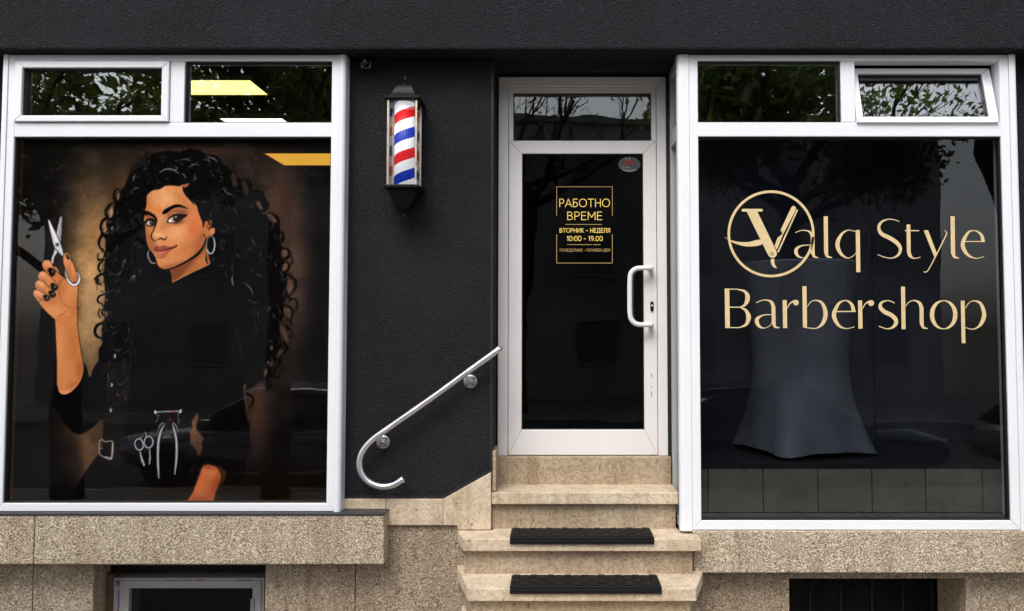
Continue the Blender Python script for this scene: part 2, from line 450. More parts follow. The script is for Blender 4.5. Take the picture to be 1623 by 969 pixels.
# rooms behind the glass
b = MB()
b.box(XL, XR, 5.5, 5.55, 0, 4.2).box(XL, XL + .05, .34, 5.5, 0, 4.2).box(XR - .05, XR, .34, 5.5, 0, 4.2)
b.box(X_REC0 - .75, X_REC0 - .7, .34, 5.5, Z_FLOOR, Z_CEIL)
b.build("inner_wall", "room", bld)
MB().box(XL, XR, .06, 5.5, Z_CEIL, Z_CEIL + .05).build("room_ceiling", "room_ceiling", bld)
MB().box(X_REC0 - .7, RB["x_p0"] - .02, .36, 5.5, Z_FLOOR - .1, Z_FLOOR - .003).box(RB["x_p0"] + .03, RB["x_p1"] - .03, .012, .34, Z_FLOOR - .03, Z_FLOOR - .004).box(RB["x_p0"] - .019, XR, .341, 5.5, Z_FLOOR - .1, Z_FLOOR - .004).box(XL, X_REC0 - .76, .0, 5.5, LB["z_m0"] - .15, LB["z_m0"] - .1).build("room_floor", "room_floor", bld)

# tiled upstand and navy back panel behind the right window
b = MB()
tx = [PX(a, 775, .008) for a in (1122, 1209.5, 1296.5, 1382, 1467, 1557)]
z_t1_, z_t0_ = Z_FLOOR - .032, PZ(812, .008)
for a0, a1 in zip(tx[:-1], tx[1:]): b.box(a0 + .003, a1 - .003, .006, .018, z_t0_, z_t1_)
b.box(RB["x_in0"] - .03, tx[0] - .003, .006, .018, z_t0_, z_t1_).box(tx[-1] + .003, RB["x_in1"] + .03, .006, .018, z_t0_, z_t1_)
b.box(RB["x_in0"] - .03, RB["x_in1"] + .03, -.03, .004, z_t0_ - .1, z_t0_ - .004)
b.build("tiled_upstand", "tile", bld, .0015)
MB().box(RB["x_in0"] - .03, RB["x_in1"] + .03, .0195, .023, z_t0_ - .1, z_t1_).build("tile_grout", "grout", bld)
yb_ = .95
xj = PX(1384, 500, yb_)
MB().box(RB["x_p0"] - .0, xj - .003, yb_, yb_ + .03, Z_FLOOR - .003, Z_CEIL - .42).box(xj + .003, PX(1566, 500, yb_), yb_, yb_ + .03, Z_FLOOR - .003, Z_CEIL - .42).build("back_panel", "backdrop", bld)
MB().box(PX(1566, 500, yb_) + .001, PX(1566, 500, yb_) + .8, yb_ + .005, yb_ + .05, Z_FLOOR - .003, Z_CEIL - .3).build("grey_partition", m_plain("grey_partition", c4(.12, .13, .13), .6), bld)

# ------------------------------------------------------------------ shop windows
def corner_post(parent, xa, xb, z0, z1, right, yback=.02):
    """rounded corner post: flat front from the frame, quarter round into the side"""
    r = min(abs(xb - xa) * .9, .022)
    pts = []
    n = 10
    s = 1 if right else -1
    pts.append((xa, Y_BAY - .006)); 
    cx = xb - s * r
    for k in range(n + 1):
        a = PI / 2 * k / n
        pts.append((cx + s * r * math.sin(a), Y_BAY - .006 + r * (1 - math.cos(a))))
    pts.append((xb, yback)); pts.append((xa, yback))
    mb = MB().prism_xy(pts, z0, z1)
    return mb.build("corner_post", "pvc", parent, 0)

def bay(name, label, D, bar):
    root = thing(name, label, "window", ((D["x_p0"] + D["x_p1"]) / 2, Y_BAY, D["z_bot"]), None)
    mb = MB()
    y0, y1 = Y_BAY, Y_BAY + .09
    wl_, wr_ = D["x_in0"] - D["x_f0"], D["x_f1"] - D["x_in1"]
    mitred_frame(mb, D["x_f0"] + .001, D["x_f1"] - .001, D["z_bot"], D["z_top"], (wl_, wr_, D["z_m0"] - D["z_bot"], D["z_top"] - D["z_t1"]), y0, y1)
    mb.box(D["x_in0"] + .0005, D["x_in1"] - .0005, y0 + .002, y1, D["z_t0"], D["z_m1"])
    mb.box(bar[0], bar[1], y0 + .0015, y1, D["z_t0"] + .0005, D["z_t1"] - .0005)
    # glazing bead: a thin step just inside the bars
    mb.build("frame", "pvc", root, .004)
    bd = MB(); w = .006
    def bead(a0, a1, c0, c1):
        mitred_frame(bd, a0, a1, c0, c1, w, y0 + .012, y0 + .05)
    bead(D["x_in0"], D["x_in1"], D["z_m0"], D["z_m1"])
    return root, bd, bead

# left window
rootL, bdL, beadL = bay("shop_window", "white framed shop window filled by the poster of a curly haired woman", LB, (PX(269.5, 145, Y_BAY), PX(292, 145, Y_BAY)))
mx0, mx1 = PX(269.5, 145, Y_BAY), PX(292, 145, Y_BAY)
beadL(mx1, LB["x_in1"], LB["z_t0"], LB["z_t1"])
bdL.build("glazing_bead", "gasket", rootL)
corner_post(rootL, LB["x_f1"] + .0005, LB["x_p1"], LB["z_bot"] - .004, LB["z_top"], True)
corner_post(rootL, LB["x_f0"] - .0005, LB["x_p0"], LB["z_bot"] - .004, LB["z_top"], False)
YG = Y_BAY + .03
MB().box(LB["x_in0"] - .01, LB["x_in1"] + .01, YG, YG + .006, LB["z_m0"] - .01, LB["z_m1"] + .01).build("main_pane", "glass_poster", rootL)
MB().box(mx1 - .01, LB["x_in1"] + .01, YG, YG + .006, LB["z_t0"] - .01, LB["z_t1"] + .01).build("upper_pane", "glass", rootL)
sx0, sx1, sz0, sz1 = LB["x_in0"] + .004, mx0 - .003, LB["z_t0"] + .004, LB["z_t1"] - .004
gx0, gx1, gz0, gz1 = PX(36.5, 145, Y_BAY), PX(257.5, 145, Y_BAY), PZ(184, Y_BAY), PZ(108.5, Y_BAY)
sash = mitred_frame(MB(), sx0, sx1, sz0, sz1, (gx0 - sx0, sx1 - gx1, gz0 - sz0, sz1 - gz1), Y_BAY - .014, Y_BAY + .05).build("opening_sash", "pvc", rootL, .004)
mitred_frame(MB(), gx0 - .0005, gx1 + .0005, gz0 - .0005, gz1 + .0005, .006, Y_BAY + .004, Y_BAY + .045).build("glazing_bead", "gasket", sash)
MB().box(gx0 - .005, gx1 + .005, YG, YG + .006, gz0 - .005, gz1 + .005).build("pane", "glass", sash)

# right window
mrx0, mrx1 = PX(1333, 145, Y_BAY), PX(1355.5, 145, Y_BAY)
rootR, bdR, beadR = bay("shop_window", "white framed shop window carrying gold barbershop lettering, its top right sash tilted open", RB, (mrx0, mrx1))
beadR(RB["x_in0"], mrx0, RB["z_t0"], RB["z_t1"])
bdR.build("glazing_bead", "gasket", rootR)
corner_post(rootR, RB["x_f0"] - .0005, RB["x_p0"], RB["z_bot"] - .004, RB["z_top"], False, -.045)
corner_post(rootR, RB["x_f1"] + .0005, RB["x_p1"], RB["z_bot"] - .004, RB["z_top"], True)
MB().box(RB["x_in0"] - .01, RB["x_in1"] + .01, YG, YG + .006, RB["z_m0"] - .01, RB["z_m1"] + .01).build("main_pane", "glass_shop", rootR)
MB().box(RB["x_in0"] - .01, mrx0 + .01, YG, YG + .006, RB["z_t0"] - .01, RB["z_t1"] + .01).build("upper_pane", m_glass("mirroring_glass", .24), rootR)
# tilted sash, hinged along its lower edge
hx0, hx1 = mrx1 + .004, PX(1583.5, 190, Y_BAY - .012)
hz0 = RB["z_t0"] - .004
hh = RB["z_t1"] - hz0 - .008
sw = .042
smb = mitred_frame(MB(), hx0, hx1, 0, hh, (.036, .05, .036, .034), 0, .06)
ts = smb.build("tilted_sash", "pvc", None, .004)
ts.parent = rootR
tilt = math.radians(15)
base = Vector((0, Y_BAY - .016, hz0))
ts.location = base - world_loc(rootR)
ts.rotation_euler = (-tilt, 0, 0)
def sash_child(mb, name, mat):
    o = mb.build(name, mat, None); o.parent = ts; return o
sash_child(mitred_frame(MB(), hx0 + .0355, hx1 - .0495, .0355, hh - .0335, .007, .014, .05), "glazing_bead", "gasket")
sash_child(MB().box(hx0 + .03, hx1 - .045, .026, .032, .03, hh - .028), "pane", m_glass("sash_glass", .24, wav=.012))

# glazed return of the right bay, facing the door
rb = MB()
xr = RB["x_p0"] + .016
ya, yb2 = -.043, .25
for (q0, q1, z0, z1) in ((ya, ya + .022, RB["z_bot"], RB["z_top"]), (yb2 - .045, yb2, RB["z_bot"], RB["z_top"]),
                         (ya + .022, yb2 - .045, RB["z_top"] - .05, RB["z_top"]), (ya + .022, yb2 - .045, RB["z_t0"], RB["z_m1"]), (ya + .022, yb2 - .045, RB["z_bot"], RB["z_bot"] + .05)):
    rb.box(xr - .012, xr + .05, q0 + .0004, q1 - .0004, z0, z1)
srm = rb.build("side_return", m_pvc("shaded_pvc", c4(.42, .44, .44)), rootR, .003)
MB().box(xr + .01, xr + .016, ya + .03, yb2 - .03, RB["z_bot"] + .04, RB["z_top"] - .04).build("pane", "glass", srm)
MB().box(xr + .05, xr + .06, ya, yb2 + .1, RB["z_bot"], Z_FLOOR).build("lower_panel", "tile", srm)

# ------------------------------------------------------------------ entrance door
xd0, xd1 = PX(789.5, 400, Y_DOOR), PX(1057, 400, Y_DOOR)
zd1, zd0 = PZ(122, Y_DOOR), Z_FLOOR + .001
door = thing("shop_entrance", "white glazed entrance door with gold opening hours at the top of the steps", "door", ((xd0 + xd1) / 2, Y_DOOR, zd0))
lx0, lx1 = PX(806, 400, Y_DOOR), PX(1041, 400, Y_DOOR)
lz1 = PZ(138.5, Y_DOOR)
# recess cheeks and the wall beside / above the door
MB().box(xd1 + .002, RB["x_p0"] + .06, Y_DOOR + .0, .42, Z_FLOOR, Z_SOFFIT).box(xd0 - .2, xd0 - .002, Y_DOOR + .03, .42, Z_FLOOR, Z_SOFFIT).box(xd0 - .2, RB["x_p0"] + .06, Y_DOOR + .03, .42, zd1 + .001, Z_SOFFIT).box(xd0 - .2, RB["x_p0"] + .06, .19, .42, Z_SOFFIT + .001, Z_SOFFIT + .05).build("recess_infill", "black_render", bld)
fm = MB()
fm.prism_xz([(xd0, zd0), (lx0 - .003, zd0), (lx0 - .003, lz1 + .003), (xd0, zd1)], Y_DOOR, .36)
fm.prism_xz([(xd1, zd0), (lx1 + .003, zd0), (lx1 + .003, lz1 + .003), (xd1, zd1)], Y_DOOR, .36)
fm.prism_xz([(xd0 + .0005, zd1), (xd1 - .0005, zd1), (lx1 + .0025, lz1 + .003), (lx0 - .0025, lz1 + .003)], Y_DOOR, .36)
fm.build("door_frame", "pvc_door", door, .004)
yl = Y_DOOR + .012
tz1, tz0 = PZ(147, Y_DOOR), PZ(222.5, Y_DOOR)
tx0, tx1 = PX(813.5, 185, Y_DOOR), PX(1032.5, 185, Y_DOOR)
dz1, dz0 = PZ(243.5, Y_DOOR), PZ(681.5, Y_DOOR)
dx0, dx1 = PX(827, 460, Y_DOOR), PX(1020.5, 460, Y_DOOR)
tr = MB(); zmid = (tz0 + dz1) / 2
mitred_frame(tr, lx0, lx1, tz0 - .002, lz1, (tx0 - lx0, lx1 - tx1, .002, lz1 - tz1), yl, .35)
trans = tr.build("transom_light", "pvc_door", door, .003)
MB().box(tx0 - .004, tx1 + .004, Y_DOOR + .04, Y_DOOR + .046, tz0 - .004, tz1 + .004).build("pane", m_glass("transom_glass", .065), trans)
mitred_frame(MB(), tx0 - .0005, tx1 + .0005, tz0 - .0005, tz1 + .0005, .005, yl + .008, Y_DOOR + .05).build("glazing_bead", "gasket", trans)
lf = mitred_frame(MB(), lx0, lx1, zd0 + .003, tz0 - .0035, (dx0 - lx0, lx1 - dx1, dz0 - zd0 - .003, tz0 - .0035 - dz1), yl - .006, .34)
leaf = lf.build("door_leaf", "pvc_door", door, .004)
YDG = Y_DOOR + .03
MB().box(dx0 - .005, dx1 + .005, YDG, YDG + .006, dz0 - .005, dz1 + .005).build("pane", "glass_door", leaf)
mitred_frame(MB(), dx0 - .0005, dx1 + .0005, dz0 - .0005, dz1 + .0005, .005, yl + .002, Y_DOOR + .045).build("glazing_bead", "gasket", leaf)
# small holes and scuffs in the stile
for py, h in ((592, 7), (612, 3), (621, 8)):
    a, c = P(1032, py, yl - .008), P(1033.4, py + h, yl - .008)
    MB().box(a[0], c[0], yl - .0075, yl - .0062, c[1], a[1]).build("scuff", "pvc_old", leaf)
# pull handles, outside and inside
def pull(yoff, dpx, sgn, name="pull_handle"):
    y = Y_DOOR + yoff
    pts_px = [(1031, 425), (1020, 425), (1009, 426), (1001.5, 431), (998.5, 441), (998, 470), (998.5, 498), (1001.5, 508), (1009, 514), (1020, 515), (1031, 515)]
    pts = []
    for i, (a, c) in enumerate(pts_px):
        q = P(a + dpx, c, y); pts.append((q[0], y, q[1]))
    r0 = (pts[0][0] + .004, yl, pts[0][2]); r1 = (pts[-1][0] + .004, yl, pts[-1][2])
    path = catmull([(r0[0], (yl + (0 if sgn < 0 else .08)), r0[2]), (r0[0], y - sgn * .012, r0[2])] + pts + [(r1[0], y - sgn * .012, r1[2]), (r1[0], yl + (0 if sgn < 0 else .08), r1[2])], 6)
    return MB().tube(path, .0145, 16).build(name, "pvc_door", leaf)
pull(-.055, 0, -1)
pull(.14, 3, 1)
lk = P(1033, 486, yl); zz = .03
lkm = MB().prism_xz(catmull([(lk[0] - .009, lk[1] - .02), (lk[0], lk[1] - .031), (lk[0] + .009, lk[1] - .02), (lk[0] + .009, lk[1] + .02), (lk[0], lk[1] + .031), (lk[0] - .009, lk[1] + .02)], 4, True), yl - .014, yl - .005)
lko = lkm.build("lock", "black_metal", leaf, .002)
MB().lathe([(.0, -.0185), (.006, -.0185), (.006, -.013)], (lk[0], yl, lk[1] + .005), 16, "y").build("cylinder", "steel", lko)

# ------------------------------------------------------------------ flat lettering
LAYER = [0]
def ribbon(mb, pts, ws, y, n=8, flat_ends=True):
    """variable-width stroke; pts are (x, z) in metres, ws widths in metres"""
    q = catmull([(p[0], p[1], w) for p, w in zip(pts, ws)], n) if len(pts) > 2 else [(p[0], p[1], w) for p, w in zip(pts, ws)]
    LAYER[0] += 1; yy = y - .00012 * (LAYER[0] % 9)
    vs = []
    for i, (x, z, w) in enumerate(q):
        a, b_ = q[max(i - 1, 0)], q[min(i + 1, len(q) - 1)]
        dx, dz = b_[0] - a[0], b_[1] - a[1]; L = math.hypot(dx, dz) or 1
        nx, nz = -dz / L, dx / L
        w = max(w, .0005)
        vs += [(x + nx * w / 2, yy, z + nz * w / 2), (x - nx * w / 2, yy, z - nz * w / 2)]
    mb.add(vs, [(2 * i, 2 * i + 1, 2 * i + 3, 2 * i + 2) for i in range(len(q) - 1)])
def flat_poly(mb, pts, y):
    LAYER[0] += 1; yy = y - .00012 * (LAYER[0] % 9)
    mb.add([(x, yy, z) for x, z in pts], [tuple(range(len(pts)))])
def crop(ox, oy, s, Y):
    def f(x, y): return P(ox + x / s, oy + y / s, Y)
    return f, s
YT = YG - .0012
mpp = (YT - CAM[1]) / F_PX      # metres per photo pixel on that plane
def glyph(mb, cr, strokes):
    f, s = cr
    for pts, ws in strokes:
        if isinstance(ws, (int, float)): ws = [ws] * len(pts)
        ribbon(mb, [f(*p) for p in pts], [w * .93 / s * mpp for w in ws], YT)
A_ = crop(1140, 290, 6.056, YT); B_ = crop(1300, 320, 7.456, YT); C_ = crop(1440, 320, 7.456, YT); D_ = crop(1140, 440, 7.377, YT); E_ = crop(1350, 440, 7.057, YT)
lt = MB()
glyph(lt, A_, [([(730, 478), (790, 457), (850, 462), (885, 490), (897, 540)], [7, 9, 14, 32, 38]), ([(897, 520), (898, 680)], 38), ([(898, 670), (912, 708), (952, 720)], [38, 24, 7]),
               ([(885, 598), (800, 602), (748, 628), (736, 664), (755, 702), (800, 719), (850, 700), (885, 655)], [8, 12, 28, 37, 25, 8, 6, 6])])
glyph(lt, B_, [([(65, 172), (69, 600)], 52), ([(69, 595), (85, 645), (140, 661)], [52, 32, 9]),
               ([(420, 352), (330, 337), (252, 385), (203, 500), (240, 608), (320, 665), (388, 640), (425, 600)], [9, 13, 32, 54, 40, 14, 9, 8]), ([(443, 335), (450, 832)], 52),
               ([(935, 233), (870, 212), (800, 208), (725, 240), (692, 305), (725, 378), (820, 428), (905, 485), (948, 555), (922, 628), (850, 665), (770, 658), (680, 625)], [10, 10, 13, 28, 38, 48, 52, 50, 42, 30, 13, 11, 10]),
               ([(1043, 270), (1047, 600)], 48), ([(1047, 590), (1063, 638), (1110, 669), (1187, 655)], [48, 42, 14, 9]), ([(1000, 342), (1170, 342)], 13)])
f = C_[0]
flat_poly(lt, [f(178, 338), f(230, 338), f(333, 605), f(308, 662)], YT)
glyph(lt, C_, [([(425, 340), (446, 362), (440, 400), (320, 645), (240, 795), (210, 829), (178, 827)], [8, 12, 15, 14, 12, 11, 13]),
               ([(519, 172), (525, 610)], 54), ([(525, 603), (543, 652), (598, 667)], [54, 32, 9]),
               ([(668, 470), (903, 470)], 12), ([(880, 474), (868, 410), (830, 362), (770, 341), (700, 370), (640, 500), (685, 612), (785, 667), (893, 650)], [50, 40, 26, 12, 30, 52, 42, 13, 8])])
lt.build("lettering", "gold", rootR, fixn=False); lt = MB()
glyph(lt, D_, [([(90, 130), (97, 590)], 58), ([(62, 137), (215, 137)], 11), ([(205, 137), (300, 165), (332, 240), (302, 318), (245, 347)], [10, 32, 58, 34, 11]),
               ([(118, 348), (262, 348)], 13), ([(245, 349), (310, 385), (343, 466), (313, 550), (235, 586)], [11, 35, 58, 35, 11]), ([(70, 586), (250, 586)], 11),
               ([(432, 295), (500, 268), (560, 266), (610, 290), (632, 345)], [10, 12, 16, 36, 48]), ([(632, 332), (637, 540)], 48), ([(637, 535), (655, 578), (708, 588)], [47, 28, 8]),
               ([(612, 435), (520, 440), (452, 475), (440, 520), (470, 573), (530, 592), (590, 565), (617, 530)], [10, 14, 37, 50, 32, 10, 8, 8]),
               ([(765, 265), (770, 592)], 52), ([(790, 368), (830, 302), (885, 270)], [9, 15, 22]),
               ([(995, 103), (1002, 585)], 52), ([(1025, 345), (1070, 287), (1130, 268), (1203, 302), (1243, 420), (1213, 532), (1140, 592), (1060, 592), (985, 580)], [8, 10, 13, 36, 54, 44, 14, 11, 11]),
               ([(1365, 398), (1597, 398)], 14), ([(1572, 402), (1556, 332), (1520, 287), (1465, 270), (1392, 312), (1340, 440), (1392, 556), (1480, 597), (1580, 578)], [50, 40, 26, 12, 34, 53, 36, 12, 8])])
glyph(lt, E_, [([(92, 258), (97, 573)], 50), ([(118, 352), (155, 292), (205, 264)], [9, 14, 20]),
               ([(480, 287), (430, 263), (385, 261), (332, 284), (320, 335), (368, 385), (440, 420), (490, 468), (491, 520), (450, 562), (390, 574), (300, 545)], [10, 12, 14, 30, 46, 50, 50, 50, 44, 26, 12, 10]),
               ([(573, 103), (580, 578)], 48), ([(600, 328), (640, 276), (700, 258), (758, 287), (780, 345)], [8, 10, 14, 36, 48]), ([(780, 333), (782, 520)], 48), ([(782, 512), (800, 558), (850, 573)], [48, 28, 9]),
               ([(1240, 260), (1250, 735)], 46), ([(1268, 345), (1310, 286), (1370, 262), (1442, 296), (1480, 410), (1450, 512), (1390, 568), (1330, 578), (1270, 558)], [8, 10, 13, 36, 50, 42, 16, 10, 8])])
el = [(1027 + 130 * math.cos(t), 417 + 157 * math.sin(t)) for t in np.linspace(0, 2 * PI, 33)]
glyph(lt, E_, [(el, [10 + 42 * abs(math.cos(t)) ** 1.3 for t in np.linspace(0, 2 * PI, 33)])])
for cr, cx, cy, r in ((D_, 897, 295, 33), (E_, 217, 287, 33)):
    flat_poly(lt, [cr[0](cx + r * math.cos(t), cy + r * math.sin(t)) for t in np.linspace(0, 2 * PI, 20)[:-1]], YT)
lt.build("lettering", "gold", rootR, fixn=False)
em = MB()
glyph(em, A_, [([(497 + 405 * math.cos(t), 490 + 405 * math.sin(t)) for t in np.linspace(0, 2 * PI, 65)], 26)])
f = A_[0]
def fp(mb, pts, smooth=False): flat_poly(mb, [f(*p) for p in pts], YT)
fp(em, [(215, 258), (222, 250), (412, 250), (420, 262), (412, 276), (222, 276), (215, 268)])
fp(em, [(262, 274), (364, 274), (548, 655), (553, 688), (536, 714), (506, 722), (477, 706), (462, 680)])
fp(em, catmull([(45, 515), (100, 545), (180, 566), (280, 568), (392, 545), (416, 588), (330, 610), (240, 608), (160, 586), (100, 556)], 4, True))
fp(em, [(530, 605), (560, 527), (602, 497), (605, 482), (588, 455), (690, 240), (700, 226), (713, 222), (728, 228), (736, 242), (732, 264), (610, 500), (553, 642)])
glyph(em, A_, [([(750, 258), (563, 667)], 15)])
fp(em, [(493, 730), (528, 730), (529, 768), (540, 800), (554, 820), (530, 816), (508, 798), (495, 768)])
em.build("emblem", "gold", rootR, fixn=False)
em2 = MB()
YT -= .0013
glyph(em2, A_, [([(507 + 13 * math.cos(t), 682 + 13 * math.sin(t)) for t in np.linspace(0, 2 * PI, 17)], 6), ([(560, 640), (735, 262)], 4)])
em2.build("emblem_line", "screw_dark", rootR, fixn=False)

# monoline capitals for the opening hours
def arc(cx, cy, rx, ry, a0, a1, n=10): return [(cx + rx * math.cos(math.radians(a0 + (a1 - a0) * k / n)), cy + ry * math.sin(math.radians(a0 + (a1 - a0) * k / n))) for k in range(n + 1)]
GL = {
 "Р": (.56, [[(.05, 0), (.05, 1)], [(.05, 1), (.28, 1)] + arc(.28, .73, .25, .27, 90, -90) + [(.05, .46)]]),
 "А": (.74, [[(0, 0), (.36, 1), (.74, 0)], [(.12, .32), (.62, .32)]]),
 "Б": (.58, [[(.52, 1), (.05, 1), (.05, 0), (.28, 0)] + arc(.28, .29, .26, .29, -90, 90) + [(.05, .58)]]),
 "О": (.90, [arc(.45, .5, .43, .5, 0, 360, 24)]),
 "Т": (.66, [[(0, 1), (.66, 1)], [(.33, 1), (.33, 0)]]),
 "Н": (.70, [[(.06, 0), (.06, 1)], [(.64, 0), (.64, 1)], [(.06, .5), (.64, .5)]]),
 "В": (.60, [[(.05, 0), (.05, 1), (.28, 1)] + arc(.28, .77, .22, .23, 90, -90) + [(.05, .54)], [(.05, .54), (.3, .54)] + arc(.3, .27, .25, .27, 90, -90) + [(.05, 0)]]),
 "Е": (.54, [[(.5, 1), (.05, 1), (.05, 0), (.52, 0)], [(.05, .52), (.46, .52)]]),
 "М": (.84, [[(.05, 0), (.05, 1), (.42, .3), (.79, 1), (.79, 0)]]),
 "И": (.72, [[(.06, 1), (.06, 0), (.66, 1), (.66, 0)]]),
 "К": (.60, [[(.06, 0), (.06, 1)], [(.56, 1), (.08, .48)], [(.2, .6), (.6, 0)]]),
 "Д": (.80, [[(.02, -.16), (.02, 0), (.78, 0), (.78, -.16)], [(.14, 0), (.22, 1), (.66, 1), (.66, 0)]]),
 "Л": (.70, [[(0, 0), (.12, .06), (.18, 1), (.64, 1), (.64, 0)]]),
 "Я": (.60, [[(.55, 0), (.55, 1), (.3, 1)] + arc(.3, .73, .25, .27, 90, 270) + [(.55, .46)], [(.3, .46), (.02, 0)]]),
 "П": (.68, [[(.06, 0), (.06, 1), (.62, 1), (.62, 0)]]),
 "Ч": (.60, [[(.05, 1), (.05, .68)] + arc(.27, .68, .22, .24, 180, 270, 5) + [(.54, .46)], [(.54, 1), (.54, 0)]]),
 "1": (.30, [[(0, .82), (.2, 1), (.2, 0)]]),
 "0": (.64, [arc(.32, .5, .3, .5, 0, 360, 20)]),
 "9": (.60, [arc(.3, .7, .27, .3, 0, 360, 16), [(.57, .7), (.5, .3), (.28, 0)]]),
 ":": (.16, [[(.08, .1), (.08, .2)], [(.08, .6), (.08, .7)]]), ".": (.16, [[(.08, .0), (.08, .1)]]),
 "-": (.42, [[(.04, .42), (.38, .42)]]), " ": (.26, []),
}
def text_line(mb, txt, x0, x1, ytop, ybot, Y, wpx):
    gap = .16
    adv = []; x = 0
    for ch in txt: adv.append(x); x += GL[ch][0] + gap
    tot = x - gap
    k = (x1 - x0) / tot; m_ = (Y - CAM[1]) / F_PX
    for ch, a in zip(txt, adv):
        for st in GL[ch][1]:
            pts = [P(x0 + (a + p[0]) * k, ybot + (ytop - ybot) * p[1], Y) for p in st]
            # straight polyline pieces with square joints
            for i in range(len(pts) - 1):
                d = Vector((pts[i + 1][0] - pts[i][0], pts[i + 1][1] - pts[i][1])); L = d.length or 1; d = d / L * (wpx * m_ * .45)
                ribbon(mb, [(pts[i][0] - d.x, pts[i][1] - d.y), (pts[i + 1][0] + d.x, pts[i + 1][1] + d.y)], [wpx * m_] * 2, Y)
YH = YDG - .0015
hs = MB()
text_line(hs, "РАБОТНО", 886.5, 966.5, 315.8, 328.0, YH, 1.2)
hs.build("hours_lettering", "gold_text", leaf, fixn=False); hs = MB()
text_line(hs, "ВРЕМЕ", 899, 954.3, 336.3, 348.5, YH, 1.2)
hs.build("hours_lettering", "gold_text", leaf, fixn=False); hs = MB()
text_line(hs, "ВТОРНИК - НЕДЕЛЯ", 887, 966.8, 362.3, 368.6, YH, .95)
hs.build("hours_lettering", "gold_text", leaf, fixn=False); hs = MB()
text_line(hs, "10:00 - 19.00", 898.8, 955, 374.6, 381.9, YH, 1.0)
hs.build("hours_lettering", "gold_text", leaf, fixn=False)
hs = MB()
text_line(hs, "ПОНЕДЕЛНИК - ПОЧИВЕН ДЕН", 887.2, 966.8, 394.6, 398.8, YH, .65)
hs.build("hours_lettering", "gold_dark", leaf, fixn=False); hs = MB()
def hline(px0, py0, px1, py1, w=1.0): ribbon(hs, [P(px0, py0, YH), P(px1, py1, YH)], [w * (YH - CAM[1]) / F_PX] * 2, YH)
for a in ((882, 296.3, 970.8, 296.3), (882, 417.2, 970.8, 417.2), (882.3, 296, 882.3, 342), (970.5, 296, 970.5, 342), (882.3, 371.5, 882.3, 417), (970.5, 371.5, 970.5, 417), (896.3, 356, 954, 356), (898.7, 388, 938, 388), (939.8, 388, 951.7, 388)): hline(*a)
hs.build("hours_border", "gold_dark", leaf, fixn=False)

# oval sticker in the door's upper corner
f, s = crop(970, 240, 24.23, YH); m_ = (YH - CAM[1]) / F_PX
st = MB(); flat_poly(st, [f(665 + 425 * math.cos(t), 505 + 290 * math.sin(t)) for t in np.linspace(0, 2 * PI, 40)[:-1]], YH)
sticker = st.build("oval_sticker", "sticker", leaf, fixn=False)
st = MB()
for pts, w in (([(440, 330), (445, 520)], 90), ([(560, 310), (560, 540)], 60), ([(600, 330), (660, 420), (600, 530)], 70), ([(690, 320), (700, 540)], 50), ([(800, 330), (850, 420), (800, 490)], 80), ([(520, 420), (850, 420)], 45)):
    ribbon(st, [f(*p) for p in pts], [w / s * m_] * len(pts), YH - .0012)
st.build("red_print", "sticker_red", sticker, fixn=False)
st = MB()
for pts, w in (([(500, 265), (555, 300)], 60), ([(630, 260), (700, 310)], 50), ([(420, 720), (660, 765), (930, 715)], 60), ([(400, 670), (470, 570)], 30), ([(500, 640), (680, 625)], 30)):
    ribbon(st, [f(*p) for p in pts], [w / s * m_] * len(pts), YH - .0012)
st.build("pale_print", "sticker_pale", sticker, fixn=False)

# ------------------------------------------------------------------ steps
stair = thing("entrance_steps", "tan limestone steps with overhanging treads rising to the shop door", "steps", (.15, -.2, 0))
zT = [PZ(769.5, Y_DOOR) - .0, 0, 0]
Y1, Y2, Y3 = -.005, -.195, -.40
zT[0] = PZ(781, Y1); zT[1] = PZ(854.7, Y2); zT[2] = PZ(932.8, Y3)
TH = .065
xs = lambda px, py, Y: PX(px, py, Y)
# riser under the door
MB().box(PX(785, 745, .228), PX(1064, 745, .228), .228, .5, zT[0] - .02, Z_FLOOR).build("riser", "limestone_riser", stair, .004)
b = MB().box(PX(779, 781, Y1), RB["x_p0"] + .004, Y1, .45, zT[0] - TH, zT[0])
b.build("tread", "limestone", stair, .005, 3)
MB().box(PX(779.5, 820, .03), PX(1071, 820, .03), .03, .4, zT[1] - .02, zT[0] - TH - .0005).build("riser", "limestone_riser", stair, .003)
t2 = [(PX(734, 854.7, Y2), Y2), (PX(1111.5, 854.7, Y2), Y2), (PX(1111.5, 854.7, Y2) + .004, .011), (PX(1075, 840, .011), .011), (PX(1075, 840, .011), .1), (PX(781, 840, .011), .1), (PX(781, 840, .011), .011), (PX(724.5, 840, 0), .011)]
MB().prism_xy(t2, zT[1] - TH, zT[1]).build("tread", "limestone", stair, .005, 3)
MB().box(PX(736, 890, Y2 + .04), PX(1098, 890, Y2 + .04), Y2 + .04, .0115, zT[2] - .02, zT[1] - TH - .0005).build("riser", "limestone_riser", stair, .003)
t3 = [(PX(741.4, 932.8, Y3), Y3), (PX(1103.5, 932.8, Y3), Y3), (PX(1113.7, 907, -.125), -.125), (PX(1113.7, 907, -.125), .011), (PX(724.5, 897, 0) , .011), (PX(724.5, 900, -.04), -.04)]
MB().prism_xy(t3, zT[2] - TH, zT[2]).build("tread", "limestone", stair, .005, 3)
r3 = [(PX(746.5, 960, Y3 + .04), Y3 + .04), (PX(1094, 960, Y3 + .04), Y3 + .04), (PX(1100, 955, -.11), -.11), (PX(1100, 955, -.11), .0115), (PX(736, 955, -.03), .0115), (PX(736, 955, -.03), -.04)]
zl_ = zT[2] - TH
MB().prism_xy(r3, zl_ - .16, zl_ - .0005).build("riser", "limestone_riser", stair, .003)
zc, yc = zT[2] - .2, Y3 - .205
